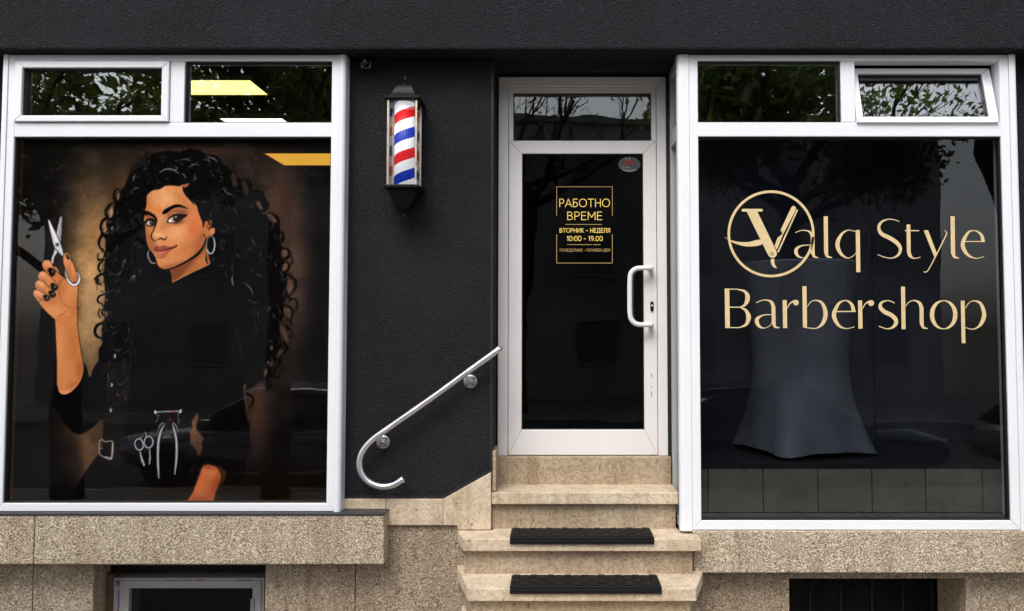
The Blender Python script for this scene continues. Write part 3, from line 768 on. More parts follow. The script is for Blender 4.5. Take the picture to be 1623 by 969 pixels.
while zc > .05:
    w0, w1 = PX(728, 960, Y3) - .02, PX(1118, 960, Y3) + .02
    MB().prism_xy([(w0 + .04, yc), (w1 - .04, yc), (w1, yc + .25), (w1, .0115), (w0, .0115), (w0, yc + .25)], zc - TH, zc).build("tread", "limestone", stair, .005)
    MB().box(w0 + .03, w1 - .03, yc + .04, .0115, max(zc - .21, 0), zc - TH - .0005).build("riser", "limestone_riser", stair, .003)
    zc -= .2; yc -= .205

# rubber stair mats
def mat(px0, px1, Y, zt, py_f, py_b, label):
    x0, x1 = PX(px0, py_f, Y - .014), PX(px1, py_f, Y - .014)
    root = thing("stair_mat", label, "mat", ((x0 + x1) / 2, Y, zt), "rubber mats on the steps")
    yf, yb_ = Y - .014, Y + .178
    mb = MB().box(x0, x1, yf, yb_, zt + .0005, zt + .014).box(x0, x1, yf, Y - .0008, zt - .024, zt + .0004)
    mb.build("base", "rubber", root, .003)
    pads = MB(); nx, ny = 17, 4
    dx, dy = (x1 - x0 - .012) / nx, (yb_ - yf - .012) / ny
    for i in range(nx):
        for j in range(ny):
            w = .5 + .34 * ((i + j) % 2); h = .84 - .34 * ((i + j) % 2) * .6
            cx, cy = x0 + .006 + (i + .5) * dx, yf + .006 + (j + .5) * dy
            pads.box(cx - dx * .42, cx + dx * .42, cy - dy * .40, cy + dy * .40, zt + .0135, zt + .0175 + .0022 * ((i + j) % 2) + random.uniform(0, .0008))
    pads.build("tread_pattern", "rubber", root, .0015)
mat(808, 1037, Y2, zT[1], 852, 839, "black rubber stair mat on the upper of the two protruding treads")
mat(808, 1049, Y3, zT[2], 930, 912, "black rubber stair mat on the lowest tread in view")

# ------------------------------------------------------------------ barber pole
bpx, bpy_ = -.833, -.115
zq = lambda py, Y=-.115: PZ(py, Y)
pole = thing("barber_pole", "black lantern style barber pole with red white and blue stripes on the stucco wall", "barber pole", (bpx, -.01, zq(291)))
def sq_loft(mb, prof, cy, squash=1.0):
    vs = []
    for h, z in prof:
        hy = h * squash
        vs += [(bpx - h, cy - hy, z), (bpx + h, cy - hy, z), (bpx + h, cy + hy, z), (bpx - h, cy + hy, z)]
    n = len(prof)
    fs = [(4 * i + k, 4 * i + (k + 1) % 4, 4 * i + 4 + (k + 1) % 4, 4 * i + 4 + k) for i in range(n - 1) for k in range(4)]
    fs += [(3, 2, 1, 0), (4 * n - 4, 4 * n - 3, 4 * n - 2, 4 * n - 1)]
    mb.add(vs, fs); return mb
cyb = -.102
zb1 = PZ(152, -.2); zb0 = PZ(157.5, -.2)
cap = MB()
sq_loft(cap, [(.088, zb0), (.099, zb0 + .006), (.099, zb1), (.086, zb1 + .006)], cyb)
sq_loft(cap, [(.086, zb1 + .0055), (.074, zb1 + .014), (.064, zb1 + .028), (.056, zb1 + .044), (.049, zb1 + .060), (.040, zb1 + .074), (.029, zb1 + .084), (.016, zb1 + .089)], cyb)
capo = cap.build("cap", "black_metal", pole, .0025)
zf = zb1 + .088
MB().lathe([(.012, 0), (.013, .006), (.006, .012), (.005, .016), (.009, .021), (.011, .028), (.009, .038), (.004, .05), (.0, .056)], (bpx, cyb, zf), 20).build("finial", "black_metal", pole)
zc1, zc0 = PZ(293, -.2), PZ(297.5, -.2)
bot = MB()
sq_loft(bot, [(.086, zc0 - .004), (.099, zc0 + .001), (.099, zc1), (.088, zc1 + .005)], cyb)
sq_loft(bot, [(.010, zc0 - .116), (.030, zc0 - .106), (.046, zc0 - .086), (.060, zc0 - .056), (.072, zc0 - .026), (.080, zc0 - .0035)], cyb)
bot.build("lower_cap", "black_metal", pole, .0025)
MB().lathe([(.0, -.075), (.005, -.07), (.008, -.06), (.004, -.052), (.0045, -.046), (.009, -.036), (.008, -.026), (.004, -.02), (.007, -.012), (.011, 0)], (bpx, cyb, zc0 - .114), 20).build("finial", "black_metal", pole)
POLE_PITCH, POLE_TWIST = .228, .60 / (2 * PI)
zcyl0, zcyl1 = zc1 - .004, zb0 + .004
POLE_PHASE = .14 - (PZ(183, -.17) - zcyl0) / POLE_PITCH
M["stripes"] = m_pole()
MB().lathe([(.0555, 0), (.0555, zcyl1 - zcyl0)], (bpx, bpy_, zcyl0), 64).build("striped_cylinder", "stripes", pole, loc=(bpx, bpy_, zcyl0))
for sx in (-1, 1):
    for yy in (-.180, -.036):
        MB().box(bpx + sx * .0765 - .0055, bpx + sx * .0765 + .0055, yy - .0055, yy + .0055, zcyl0 + .002, zcyl1 - .002).build("corner_post", "brass", pole, .0015)
MB().box(bpx - .073, bpx + .073, -.032, -.028, zcyl0 + .002, zcyl1 - .002).build("back_plate", "mirror", pole)
gm = m_glass("pole_glass", .022, (.96, .97, .97))
MB().box(bpx - .0705, bpx + .0705, -.181, -.179, zcyl0 + .003, zcyl1 - .003).build("glass_front", gm, pole)
for sx in (-1, 1): MB().box(bpx + sx * .0765 - .001, bpx + sx * .0765 + .001, -.174, -.042, zcyl0 + .003, zcyl1 - .003).build("glass_side", gm, pole)
MB().box(bpx - .04, bpx + .04, cyb + .08, -.0005, zb0 - .001, zb1 + .03).build("wall_bracket", "black_metal", pole, .002)
MB().box(bpx - .04, bpx + .04, cyb + .08, -.0005, zc0 - .05, zc1).build("wall_bracket", "black_metal", pole, .002)

# ------------------------------------------------------------------ handrail
YR = -.075
hp = [(786.8, 556.5), (740, 590.5), (690, 627), (640, 662), (612, 681.5), (593, 695), (580, 708), (572, 722), (569.8, 737), (573.5, 751), (583, 762.5), (596, 769.5), (610, 771.5), (624, 768.5), (636, 761.5)]
pts3 = [(P(a, c, YR)[0], YR, P(a, c, YR)[1]) for a, c in hp]
hr = thing("handrail", "brushed steel handrail with a hooked lower end on the stucco wall", "handrail", (pts3[5][0], 0, pts3[9][2]))
path = catmull([(pts3[0][0] + .012, .02, pts3[0][2] + .012), (pts3[0][0] + .008, -.05, pts3[0][2] + .009)] + pts3, 8)
MB().tube(path, .0165, 20).build("rail", "steel", hr)
d = (Vector(pts3[-1]) - Vector(pts3[-2])).normalized(); q = Vector(pts3[-1])
MB().tube([q - d * .004, q - d * .001, q + d * .012, q + d * .016], [.0165, .0182, .0182, .013], 20).build("end_cap", "steel", hr)
for a, c, tx_, tz_ in ((745.5, 605, 738, 592), (607, 701, 600, 689.5)):
    x, z = P(a, c, -.004); tx2, tz2 = P(tx_, tz_, YR)
    br = MB().lathe([(.0, -.0065), (.030, -.0065), (.0375, -.0045), (.0385, -.001), (.0385, .0)], (x, 0, z), 36, "y").build("bracket", "steel_plate", hr)
    MB().tube(catmull([(x, -.004, z), (x, -.035, z - .002), ((x + tx2) / 2, -.062, (z + tz2) / 2 - .006), (tx2, YR + .004, tz2 - .004)], 6), .0075, 12).build("arm", "steel", br)
    for k in range(4):
        t = PI / 4 + k * PI / 2
        MB().lathe([(.0, -.0105), (.004, -.0098), (.0055, -.0064)], (x + .026 * math.cos(t), 0, z + .026 * math.sin(t)), 12, "y").build("screw", "screw_dark", br)

# ------------------------------------------------------------------ security camera
x, z = P(581, 103, -.03)
sc = thing("security_camera", "small black security camera high on the stucco wall", "camera", (x, 0, z))
MB().box(x - .032, x + .032, -.05, -.001, z - .03, z + .03).build("housing", m_plain("camera_plastic", c4(.016, .016, .018), .3), sc, .008, 3)
MB().lathe([(.0, -.078), (.008, -.0775), (.017, -.07), (.0215, -.06), (.022, -.0505)], (x, 0, z + .004), 24, "y").build("dome", m_plain("black_gloss", c4(.006, .006, .007), .06), sc)
MB().lathe([(.0, -.0795), (.004, -.079), (.005, -.077)], (x + .003, 0, z + .01), 14, "y").build("lens", "white_lamp", sc)

# ------------------------------------------------------------------ basement windows
YW = .137
wx0, wx1 = PX(168.5, 940, YW), PX(419.5, 940, YW)
bw = thing("basement_window", "half fitted white basement window with protective tape under the poster window", "window", ((wx0 + wx1) / 2, YW, PZ(960, YW)))
fz1 = PZ(916, YW); fz0 = fz1 - .62
fx0, fx1 = PX(180.5, 940, YW), PX(419, 940, YW)
MB().box(wx0, fx0 - .002, YW, .3, fz0, fz1 + .02).build("packing_board", "wood", bw, .003)
MB().box(wx0 - .06, wx1 + .06, YW + .05, .3, fz1 + .022, zoL - .003).build("gap_shade", "void", bw)  # near-black block gives the shade of the open gap over the frame
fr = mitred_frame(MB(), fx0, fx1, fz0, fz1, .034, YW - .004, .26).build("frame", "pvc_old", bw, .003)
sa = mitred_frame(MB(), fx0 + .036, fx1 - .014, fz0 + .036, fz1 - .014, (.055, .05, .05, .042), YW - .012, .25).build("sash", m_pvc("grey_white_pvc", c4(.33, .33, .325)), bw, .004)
MB().box(fx0 + .08, fx1 - .05, YW + .02, YW + .026, fz0 + .07, fz1 - .05).build("pane", m_glass("basement_glass", .02, (.6, .6, .6)), sa)
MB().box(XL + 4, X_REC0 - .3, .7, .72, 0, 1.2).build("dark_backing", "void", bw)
# printed protective tape: illegible marks in blue, red and black
tpm = {"tape_blue": MB(), "tape_red": MB(), "tape_black": MB()}
yt = YW - .0055
def dash(kind, a0, b0, a1, b1, sk=0):
    p = [P(a0 + sk, b0, yt), P(a1 + sk, b0, yt), P(a1, b1, yt), P(a0, b1, yt)]
    LAYER[0] += 1; yy = yt - .00012 * (LAYER[0] % 7)
    tpm[kind].add([(x, yy, z) for x, z in p], [(0, 1, 2, 3)])
for k in range(9):
    y = 937 + k * 3.2
    dash("tape_blue", 186, y, 191 - (k % 3), y + 1.9, 1)
dash("tape_blue", 184, 920.5, 189.5, 922); dash("tape_blue", 184, 920.5, 185.2, 928.5); dash("tape_blue", 188.4, 920.5, 189.5, 928.5); dash("tape_blue", 184, 927.4, 189.5, 928.5)
dash("tape_red", 185.8, 923, 187.8, 926.5); dash("tape_red", 185.5, 966.5, 188.5, 969)
for k in range(14):
    dash("tape_black", 262 + k * 3.2, 919.2 + (k % 3) * .7, 264.2 + k * 3.2, 923.4 - (k % 2), .8)
for k in range(4): dash("tape_red", 311.5 + k * 3.4, 918.6, 314 + k * 3.4, 923.6)
for k in range(6): dash("tape_blue" if k < 4 else "tape_black", 374 + k * 4.2, 918.8, 377 + k * 4.2, 923.8 - (k % 2), .7)
for k, mbx in tpm.items(): mbx.build("printed_tape", k, fr, fixn=False)
xg, zg = P(398.5, 958, YW - .013)
MB().box(xg - .004, xg + .018, YW - .020, YW - .0125, zg - .05, zg + .032).build("handle_block", "sticker_pale", sa, .002)

bw2 = thing("basement_window", "dark barred basement opening under the lettered window", "window", ((oR0 + oR1) / 2, .2, PZ(960, .2)))
bb = []
xa, xb_ = PX(1251, 945, .19), PX(1509, 945, .19)
for k in range(1, 5):
    xk = xa + (xb_ - xa) * k / 5
    MB().tube([(xk, .42, zoR - .74), (xk, .42, zoR - .004)], .008, 10).build("bar", "iron", bw2)
mitred_frame(MB(), oR0 + .002, oR1 - .002, zoR - .74, zoR - .003, .02, .40, .44).build("frame", "iron", bw2, .002)
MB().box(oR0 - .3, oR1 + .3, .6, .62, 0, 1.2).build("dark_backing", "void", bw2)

# ------------------------------------------------------------------ things inside
tcx, tcy = 1.515, .49
tb = thing("cocktail_table", "tall cocktail table in a stretched grey cover behind the gold lettering", "table", (tcx, tcy, Z_FLOOR))
H = PZ(425, .4) - Z_FLOOR + .02
n, m = 192, 48; vs = []
for i in range(m + 1):
    t = i / m
    for k in range(n):
        th = 2 * PI * k / n
        lobe = (.5 + .5 * math.cos(4 * (th - math.radians(62)))) ** 3
        waist = .283
        top = .352
        r_top = waist + (top - waist) * max(0, (t - .42) / .58) ** 1.7
        r_foot = .335 + .10 * lobe
        g_ = max(0, (.50 - t) / .50) ** 1.9
        r = r_top * (1 - g_) + r_foot * g_
        z = .015 + t * (H - .015)
        if t < .3: z += (1 - lobe) * .016 * (1 - t / .3) ** 2
        r *= 1 + .006 * math.sin(th * 23 + t * 5) * max(0, (t - .55) / .45) + .004 * math.sin(th * 9 - t * 14) * max(0, (.4 - t) / .4) + .003 * math.sin(th * 5 + t * 21)
        vs.append((tcx + r * math.cos(th), tcy + r * math.sin(th), Z_FLOOR + z))
fs = [(i * n + k, i * n + (k + 1) % n, (i + 1) * n + (k + 1) % n, (i + 1) * n + k) for i in range(m) for k in range(n)]
MB().add(vs, fs, True).build("stretch_cover", "spandex", tb)
MB().lathe([(.345, H - .012), (.352, H), (.352, H + .012), (.345, H + .018), (0, H + .018)], (tcx, tcy, Z_FLOOR), 64).build("table_top", "spandex", tb)
MB().lathe([(.03, 0.02), (.03, H - .015)], (tcx, tcy, Z_FLOOR), 16).build("stem", "black_metal", tb)
for k in range(4):
    a = math.radians(62) + k * PI / 2
    MB().tube([(tcx, tcy, Z_FLOOR + .09), (tcx + .41 * math.cos(a), tcy + .41 * math.sin(a), Z_FLOOR + .018)], .016, 10).build("leg", "black_metal", tb)

def ceil_pt(px, py):
    """point of the room ceiling seen at a pixel"""
    u, v = (px - CX) / F_PX, -(py - CY) / F_PX
    dy, dz = cp - sp * v, sp + cp * v
    t = (Z_CEIL - .03 - CAM[2]) / dz
    return CAM[0] + u * t, CAM[1] + dy * t
def panel(px0, px1, py_near, py_far, mat, label):
    xa, ya_ = ceil_pt(px0, py_near); xb, _ = ceil_pt(px1, py_near); _, yf = ceil_pt(px0, py_far)
    root = thing("ceiling_light", label, "light", ((xa + xb) / 2, (ya_ + yf) / 2, Z_CEIL - .03), "lit panels on the shop ceiling")
    zz = Z_CEIL - .03
    mitred_frame2 = MB().box(xa - .02, xa - .001, ya_ - .02, yf + .02, zz - .004, zz + .028).box(xb + .001, xb + .02, ya_ - .02, yf + .02, zz - .004, zz + .028)
    mitred_frame2.box(xa - .0005, xb + .0005, ya_ - .02, ya_ - .001, zz - .004, zz + .028).box(xa - .0005, xb + .0005, yf + .001, yf + .02, zz - .004, zz + .028)
    mitred_frame2.build("frame", "white_lamp", root)
    MB().box(xa, xb, ya_, yf, zz, zz + .02).build("diffuser", mat, root)
panel(262, 396, 127, 150, "lamp_yellow", "lit yellow ceiling panel in the upper right pane of the poster window")
panel(348, 447, 187.5, 196.5, "lamp_white", "lit white ceiling panel just above the lower bar of the poster window")
panel(419, 560, 243, 262, "lamp_yellow", "lit ceiling panel glowing through the upper right corner of the poster")

def spot(px, py, label, yaw):
    x, y = ceil_pt(px, py); z = Z_CEIL - .001
    root = thing("ceiling_spotlight", label, "spotlight", (x, y, z), "spotlights on the shop ceiling")
    MB().lathe([(.0, -.03), (.05, -.03), (.055, -.024), (.055, 0)], (x, y, z), 24).build("base", "black_metal", root)
    MB().tube([(x, y, z - .028), (x, y, z - .075)], .008, 12).build("stem", "white_lamp", root)
    dx, dy = math.cos(yaw) * .05, math.sin(yaw) * .05
    a = Vector((x - dx * .4, y - dy * .4, z - .072)); e = Vector((x + dx, y + dy, z - .19))
    MB().tube([a, a.lerp(e, .1), a.lerp(e, .35), a.lerp(e, .65), a.lerp(e, .9), e], [.012, .03, .033, .030, .045, .046], 24).build("head", "white_lamp", root)
spot(198, 122, "pale ceiling spotlight behind the small opening sash of the poster window", -.6)
spot(1186, 122, "pale ceiling spotlight behind the upper left pane of the lettered window", 2.4)

POSTER_GAIN = 1.75
EXPOSURE = 1.02

# ------------------------------------------------------------------ the printed poster of the left window
# The print is drawn as flat artwork (fills and brush strokes in poster coordinates) and stored as the colour of a fine flat sheet.
PX0, PX1, PY0, PY1, S = -8.0, 538.0, 208.0, 812.0, 2
CWd, CHt = int((PX1 - PX0) * S), int((PY1 - PY0) * S)
art = np.zeros((CHt, CWd, 3), np.float32); art[:] = np.array([15, 14.5, 16]) / 255
YY, XX = np.mgrid[0:CHt, 0:CWd].astype(np.float32)
XX = XX / S + PX0; YY = YY / S + PY0
def win(x0, y0, x1, y1):
    a, b_ = int(max((x0 - PX0) * S, 0)), int(min((x1 - PX0) * S + 1, CWd))
    c, d_ = int(max((y0 - PY0) * S, 0)), int(min((y1 - PY0) * S + 1, CHt))
    return slice(c, max(d_, c + 1)), slice(a, max(b_, a + 1))
def box1(a, r, ax):
    if r < 1: return a
    pad = [(0, 0), (0, 0)]; pad[ax] = (r + 1, r)
    c = np.cumsum(np.pad(a, pad, mode="edge"), axis=ax)
    n = a.shape[ax]
    hi = np.take(c, range(2 * r + 1, 2 * r + 1 + n), axis=ax); lo = np.take(c, range(0, n), axis=ax)
    return (hi - lo) / (2 * r + 1)
def gblur(a, sig):
    r = int(round(sig * S * .98))
    for _ in range(3): a = box1(box1(a, r, 0), r, 1)
    return a
def mask(pts, blur=0):
    xs_, ys_ = [p[0] for p in pts], [p[1] for p in pts]
    pad = blur * 3 + 2
    w = win(min(xs_) - pad, min(ys_) - pad, max(xs_) + pad, max(ys_) + pad)
    X, Y = XX[w], YY[w]; ins = np.zeros(X.shape, bool); n = len(pts)
    for i in range(n):
        x0, y0 = pts[i]; x1, y1 = pts[(i + 1) % n]
        if y0 == y1: continue
        ins ^= ((y0 > Y) != (y1 > Y)) & (X < (x1 - x0) * (Y - y0) / (y1 - y0) + x0)
    m_ = ins.astype(np.float32)
    if blur: m_ = gblur(m_, blur)
    return w, m_
def col(c): return np.array(c, np.float32) / 255
def fill(pts, c, a=1.0, blur=0, smooth=True, n=5, clip=None):
    if smooth: pts = catmull(pts, n, True)
    w, m_ = mask(pts, blur); m_ = m_ * a
    if clip is not None: m_ = m_ * clip[w]
    art[w] += (col(c) - art[w]) * m_[..., None]
def stroke(pts, ws, c, a=1.0, soft=.5, smooth=True, clip=None, closed=False):
    if isinstance(ws, (int, float)): ws = [ws] * len(pts)
    q = [(p[0], p[1], w) for p, w in zip(pts, ws)]
    if smooth and len(q) > 2: q = catmull(q, 6, closed)
    if closed: q = list(q) + [q[0]]
    mw = max(ws) + soft * 2 + 1
    w = win(min(p[0] for p in q) - mw, min(p[1] for p in q) - mw, max(p[0] for p in q) + mw, max(p[1] for p in q) + mw)
    X, Y = XX[w], YY[w]; al = np.zeros(X.shape, np.float32)
    for (x0, y0, w0), (x1, y1, w1) in zip(q[:-1], q[1:]):
        dx, dy = x1 - x0, y1 - y0; L = dx * dx + dy * dy + 1e-9
        t = np.clip(((X - x0) * dx + (Y - y0) * dy) / L, 0, 1)
        d_ = np.hypot(X - x0 - t * dx, Y - y0 - t * dy)
        al = np.maximum(al, np.clip(((w0 + (w1 - w0) * t) / 2 - d_) / soft + .5, 0, 1))
    al *= a
    if clip is not None: al = al * clip[w]
    art[w] += (col(c) - art[w]) * al[..., None]
def blob(x, y, sx, sy, c, a, ang=0, clip=None):
    r = max(sx, sy) * 3; w = win(x - r, y - r, x + r, y + r)
    ca, sa_ = math.cos(math.radians(ang)), math.sin(math.radians(ang))
    u = (XX[w] - x) * ca + (YY[w] - y) * sa_; v = -(XX[w] - x) * sa_ + (YY[w] - y) * ca
    al = a * np.exp(-.5 * (u / sx) ** 2 - .5 * (v / sy) ** 2)
    if clip is not None: al = al * clip[w]
    art[w] += (col(c) - art[w]) * al[..., None]
def full(pts, smooth=True, n=5):
    if smooth: pts = catmull(pts, n, True)
    z_ = np.zeros((CHt, CWd), np.float32); w, m_ = mask(pts); z_[w] = m_; return z_
def cr(ox, oy, s): return lambda L: [(ox + x / s, oy + y / s) for x, y in L]
prg = np.random.default_rng(11)
def vnoise(cell, amp):
    gx, gy = int(CWd / (cell * S)) + 3, int(CHt / (cell * S)) + 3
    g_ = prg.random((gy, gx)).astype(np.float32)
    fx, fy = np.arange(CWd) / (cell * S), np.arange(CHt) / (cell * S)
    ix, iy = fx.astype(int), fy.astype(int); tx = (fx - ix).astype(np.float32); ty = (fy - iy).astype(np.float32)
    tx = tx * tx * (3 - 2 * tx); ty = (ty * ty * (3 - 2 * ty))[:, None]
    a = g_[iy][:, ix]; b_ = g_[iy][:, ix + 1]; c = g_[iy + 1][:, ix]; d_ = g_[iy + 1][:, ix + 1]
    return ((a + (b_ - a) * tx) * (1 - ty) + (c + (d_ - c) * tx) * ty - .5) * amp

# -- warm backdrop of the print
for a in ((144, 460, 24, 108, (192, 146, 94), 1.0), (194, 300, 15, 34, (118, 84, 55), .6), (152, 384, 15, 50, (160, 116, 72), .65), (295, 238, 58, 15, (84, 60, 45), .7),
          (395, 265, 36, 26, (66, 47, 40), .5), (438, 325, 22, 46, (100, 71, 57), .65), (464, 430, 17, 76, (92, 67, 52), .7), (450, 560, 15, 56, (60, 45, 37), .5),
          (407, 650, 14, 44, (88, 60, 45), .75), (140, 705, 26, 46, (104, 73, 50), .8)): blob(*a)
w = win(PX0, PY0, PX1, 236); ed = np.clip((YY[w] - 214) / 26, 0, 1)[..., None]; art[w] = art[w] * ed + np.array([10, 10, 11], np.float32) / 255 * (1 - ed)
art *= (1 + vnoise(22, .35) + vnoise(6, .16) + vnoise(2.2, .10))[..., None]
for _ in range(260):       # dry-brush flecks of the painted backdrop
    x, y = prg.uniform(80, 165), prg.uniform(250, 560); L = prg.uniform(5, 16); t = prg.uniform(0, PI)
    stroke([(x, y), (x + L * math.cos(t) * .5 + 2, y + L * math.sin(t) * .5), (x + L * math.cos(t), y + L * math.sin(t))], [.5, 1.6, .4], (190, 152, 110) if prg.random() < .5 else (70, 50, 34), .13, 1.2)
fill([(152, 392), (163, 400), (166, 520), (148, 535), (132, 505), (133, 460)], (178, 148, 112), .30, 3)

# -- big dark hair and black clothes
A1, A2, A3, A4 = cr(140, 220, 6.058), cr(140, 360, 3.727), cr(320, 220, 4.406), cr(320, 420, 4.0375)
A7, A8 = cr(60, 500, 4.038), cr(200, 640, 6.055)
INK = (12, 11.5, 13)
hair = (A1([(590, 160), (660, 130), (800, 115), (880, 122), (985, 98), (1080, 110), (1130, 150), (1200, 150), (1260, 185), (1300, 235), (1360, 275)])
        + A3([(185, 195), (240, 262), (330, 305), (355, 350), (415, 395), (455, 455), (440, 505), (430, 530), (485, 545), (525, 600), (545, 660), (540, 720), (575, 780), (565, 830), (590, 880), (580, 940)])
        + A4([(535, 20), (540, 80), (548, 190), (528, 215), (525, 290), (515, 345), (495, 400), (505, 470), (520, 530), (490, 600), (450, 650), (425, 720), (370, 750), (310, 790), (290, 800), (262, 780), (275, 880), (285, 969)])
        + A8([(1160, 140), (1190, 200), (1190, 330), (1205, 450), (1160, 560), (1100, 800), (1000, 960)]) + [(330, 812), (100, 812)]
        + A7([(180, 1200), (330, 960), (395, 880), (415, 800), (415, 665), (370, 700), (320, 740), (262, 762), (212, 742), (160, 680), (122, 612), (92, 590), (84, 520), (96, 420), (120, 368), (200, 420), (280, 380), (290, 305), (312, 335), (332, 398), (355, 335), (388, 290), (388, 270), (388, 215), (412, 180), (405, 140)])
        + A2([(85, 555), (95, 540), (92, 470), (98, 400), (92, 320), (84, 260), (96, 200), (100, 130), (95, 60), (112, 0)])
        + A1([(190, 930), (168, 870), (180, 800), (225, 740), (245, 650), (250, 600), (262, 530), (335, 470), (375, 380), (415, 320), (485, 278), (550, 230)]))
fill(hair, (60, 44, 32), .35, 2.2, n=3)
fill(hair, INK, 1, 0, n=3)
hm = full(hair, True, 3)
art *= (1 + hm * vnoise(9, .45))[..., None]
# apron panel, strap and the small lit things on it
fill(A7([(440, 300), (590, 300), (545, 960), (430, 960), (420, 700)]), (30, 25, 22), .55, 3, False)
fill([(88, 700), (125, 690), (122, 812), (60, 812), (62, 720)], (20, 19, 20), .6, 5)
# ringlets along the outline
def curl(pts, w, fillc=None):
    if fillc is not None: fill(pts, fillc, .8, .6)
    stroke(pts, [w * .5] + [w] * (len(pts) - 2) + [w * .35], (11, 10, 11), 1, .8)
for P_, w in ((A1([(485, 262), (430, 268), (405, 300), (402, 330)]), 2.0), (A1([(310, 480), (262, 495), (240, 560), (262, 610)]), 3.2), (A1([(240, 612), (190, 650), (165, 710), (190, 760), (215, 770)]), 4.6),
              (A1([(235, 755), (150, 775), (118, 840), (135, 910), (160, 960)]), 4.4), (A1([(200, 930), (130, 930), (100, 980), (105, 1030)]), 3.6),
              (A2([(112, 20), (72, 60), (62, 100), (85, 150)]), 4.4), (A2([(98, 190), (66, 215), (60, 250), (82, 282)]), 4.0), (A2([(95, 275), (55, 290), (48, 325), (80, 345)]), 4.6),
              (A2([(100, 395), (62, 410), (56, 440), (92, 462)]), 3.6), (A2([(108, 480), (84, 490), (82, 515), (104, 530)]), 3.4), (A2([(118, 560), (60, 575), (38, 610), (50, 645), (82, 658)]), 5),
              (A3([(245, 240), (240, 235), (200, 230), (215, 330)]), 2), (A3([(270, 285), (320, 280), (345, 320), (330, 370)]), 3), (A3([(360, 360), (410, 370), (435, 410), (420, 440)]), 3.2),
              (A3([(380, 410), (440, 425), (462, 470), (430, 520)]), 4), (A3([(445, 520), (510, 535), (535, 580), (510, 620)]), 4.2), (A3([(480, 590), (535, 600), (542, 650)]), 3.4),
              (A3([(520, 640), (562, 660), (565, 710), (530, 730)]), 4), (A3([(560, 760), (605, 780), (600, 830), (560, 840)]), 4.2), (A3([(560, 850), (608, 880), (590, 930), (575, 960)]), 4),
              (A4([(540, 60), (590, 90), (598, 140), (560, 200)]), 5), (A4([(540, 210), (600, 225), (610, 270), (595, 300)]), 4), (A4([(530, 255), (580, 290), (565, 360), (575, 390)]), 4),
              (A4([(510, 370), (560, 410), (585, 440)]), 4), (A4([(495, 480), (545, 530), (500, 590)]), 5), (A4([(470, 580), (500, 610), (470, 670)]), 4.5), (A4([(420, 660), (440, 700), (400, 735)]), 4.6),
              (A4([(380, 745), (430, 745), (435, 780), (412, 812)]), 2.8), (A4([(275, 770), (285, 820), (325, 850), (322, 890), (298, 914)]), 3.4)): curl(P_, w)
# loose frizz: many small ringlets scattered along the outline
edge = [(163, 372), (158, 400), (163, 425), (160, 450), (164, 475), (166, 500), (163, 530), (172, 345), (182, 322), (196, 300), (214, 272), (232, 252), (262, 240), (300, 238), (336, 250), (362, 265), (392, 290), (408, 310), (424, 330), (432, 350), (444, 368), (452, 390), (458, 412), (456, 440), (458, 470), (452, 500), (450, 530), (446, 560), (436, 585), (424, 600), (404, 606)]
for _ in range(120):
    k = prg.integers(0, len(edge)); ex, ey = edge[k]; ex += prg.normal(0, 4.5); ey += prg.normal(0, 9)
    r_ = prg.uniform(3.0, 7.5); a0 = prg.uniform(0, 2 * PI); sp_ = prg.uniform(2.2, 4.6) * (1 if prg.random() < .5 else -1)
    pts_ = [(ex + r_ * math.cos(a0 + sp_ * q_ / 6) * .75, ey + r_ * math.sin(a0 + sp_ * q_ / 6) + q_ * .9) for q_ in range(7)]
    w0_ = prg.uniform(1.0, 2.6)
    stroke(pts_, [.5] + [w0_] * 5 + [.4], (12, 10, 11), 1, .8)
    if prg.random() < .5: stroke([(p_[0] - .5, p_[1] - .5) for p_ in pts_[1:5]], [.3, .7, .7, .3], (120, 104, 92), .55, .8)
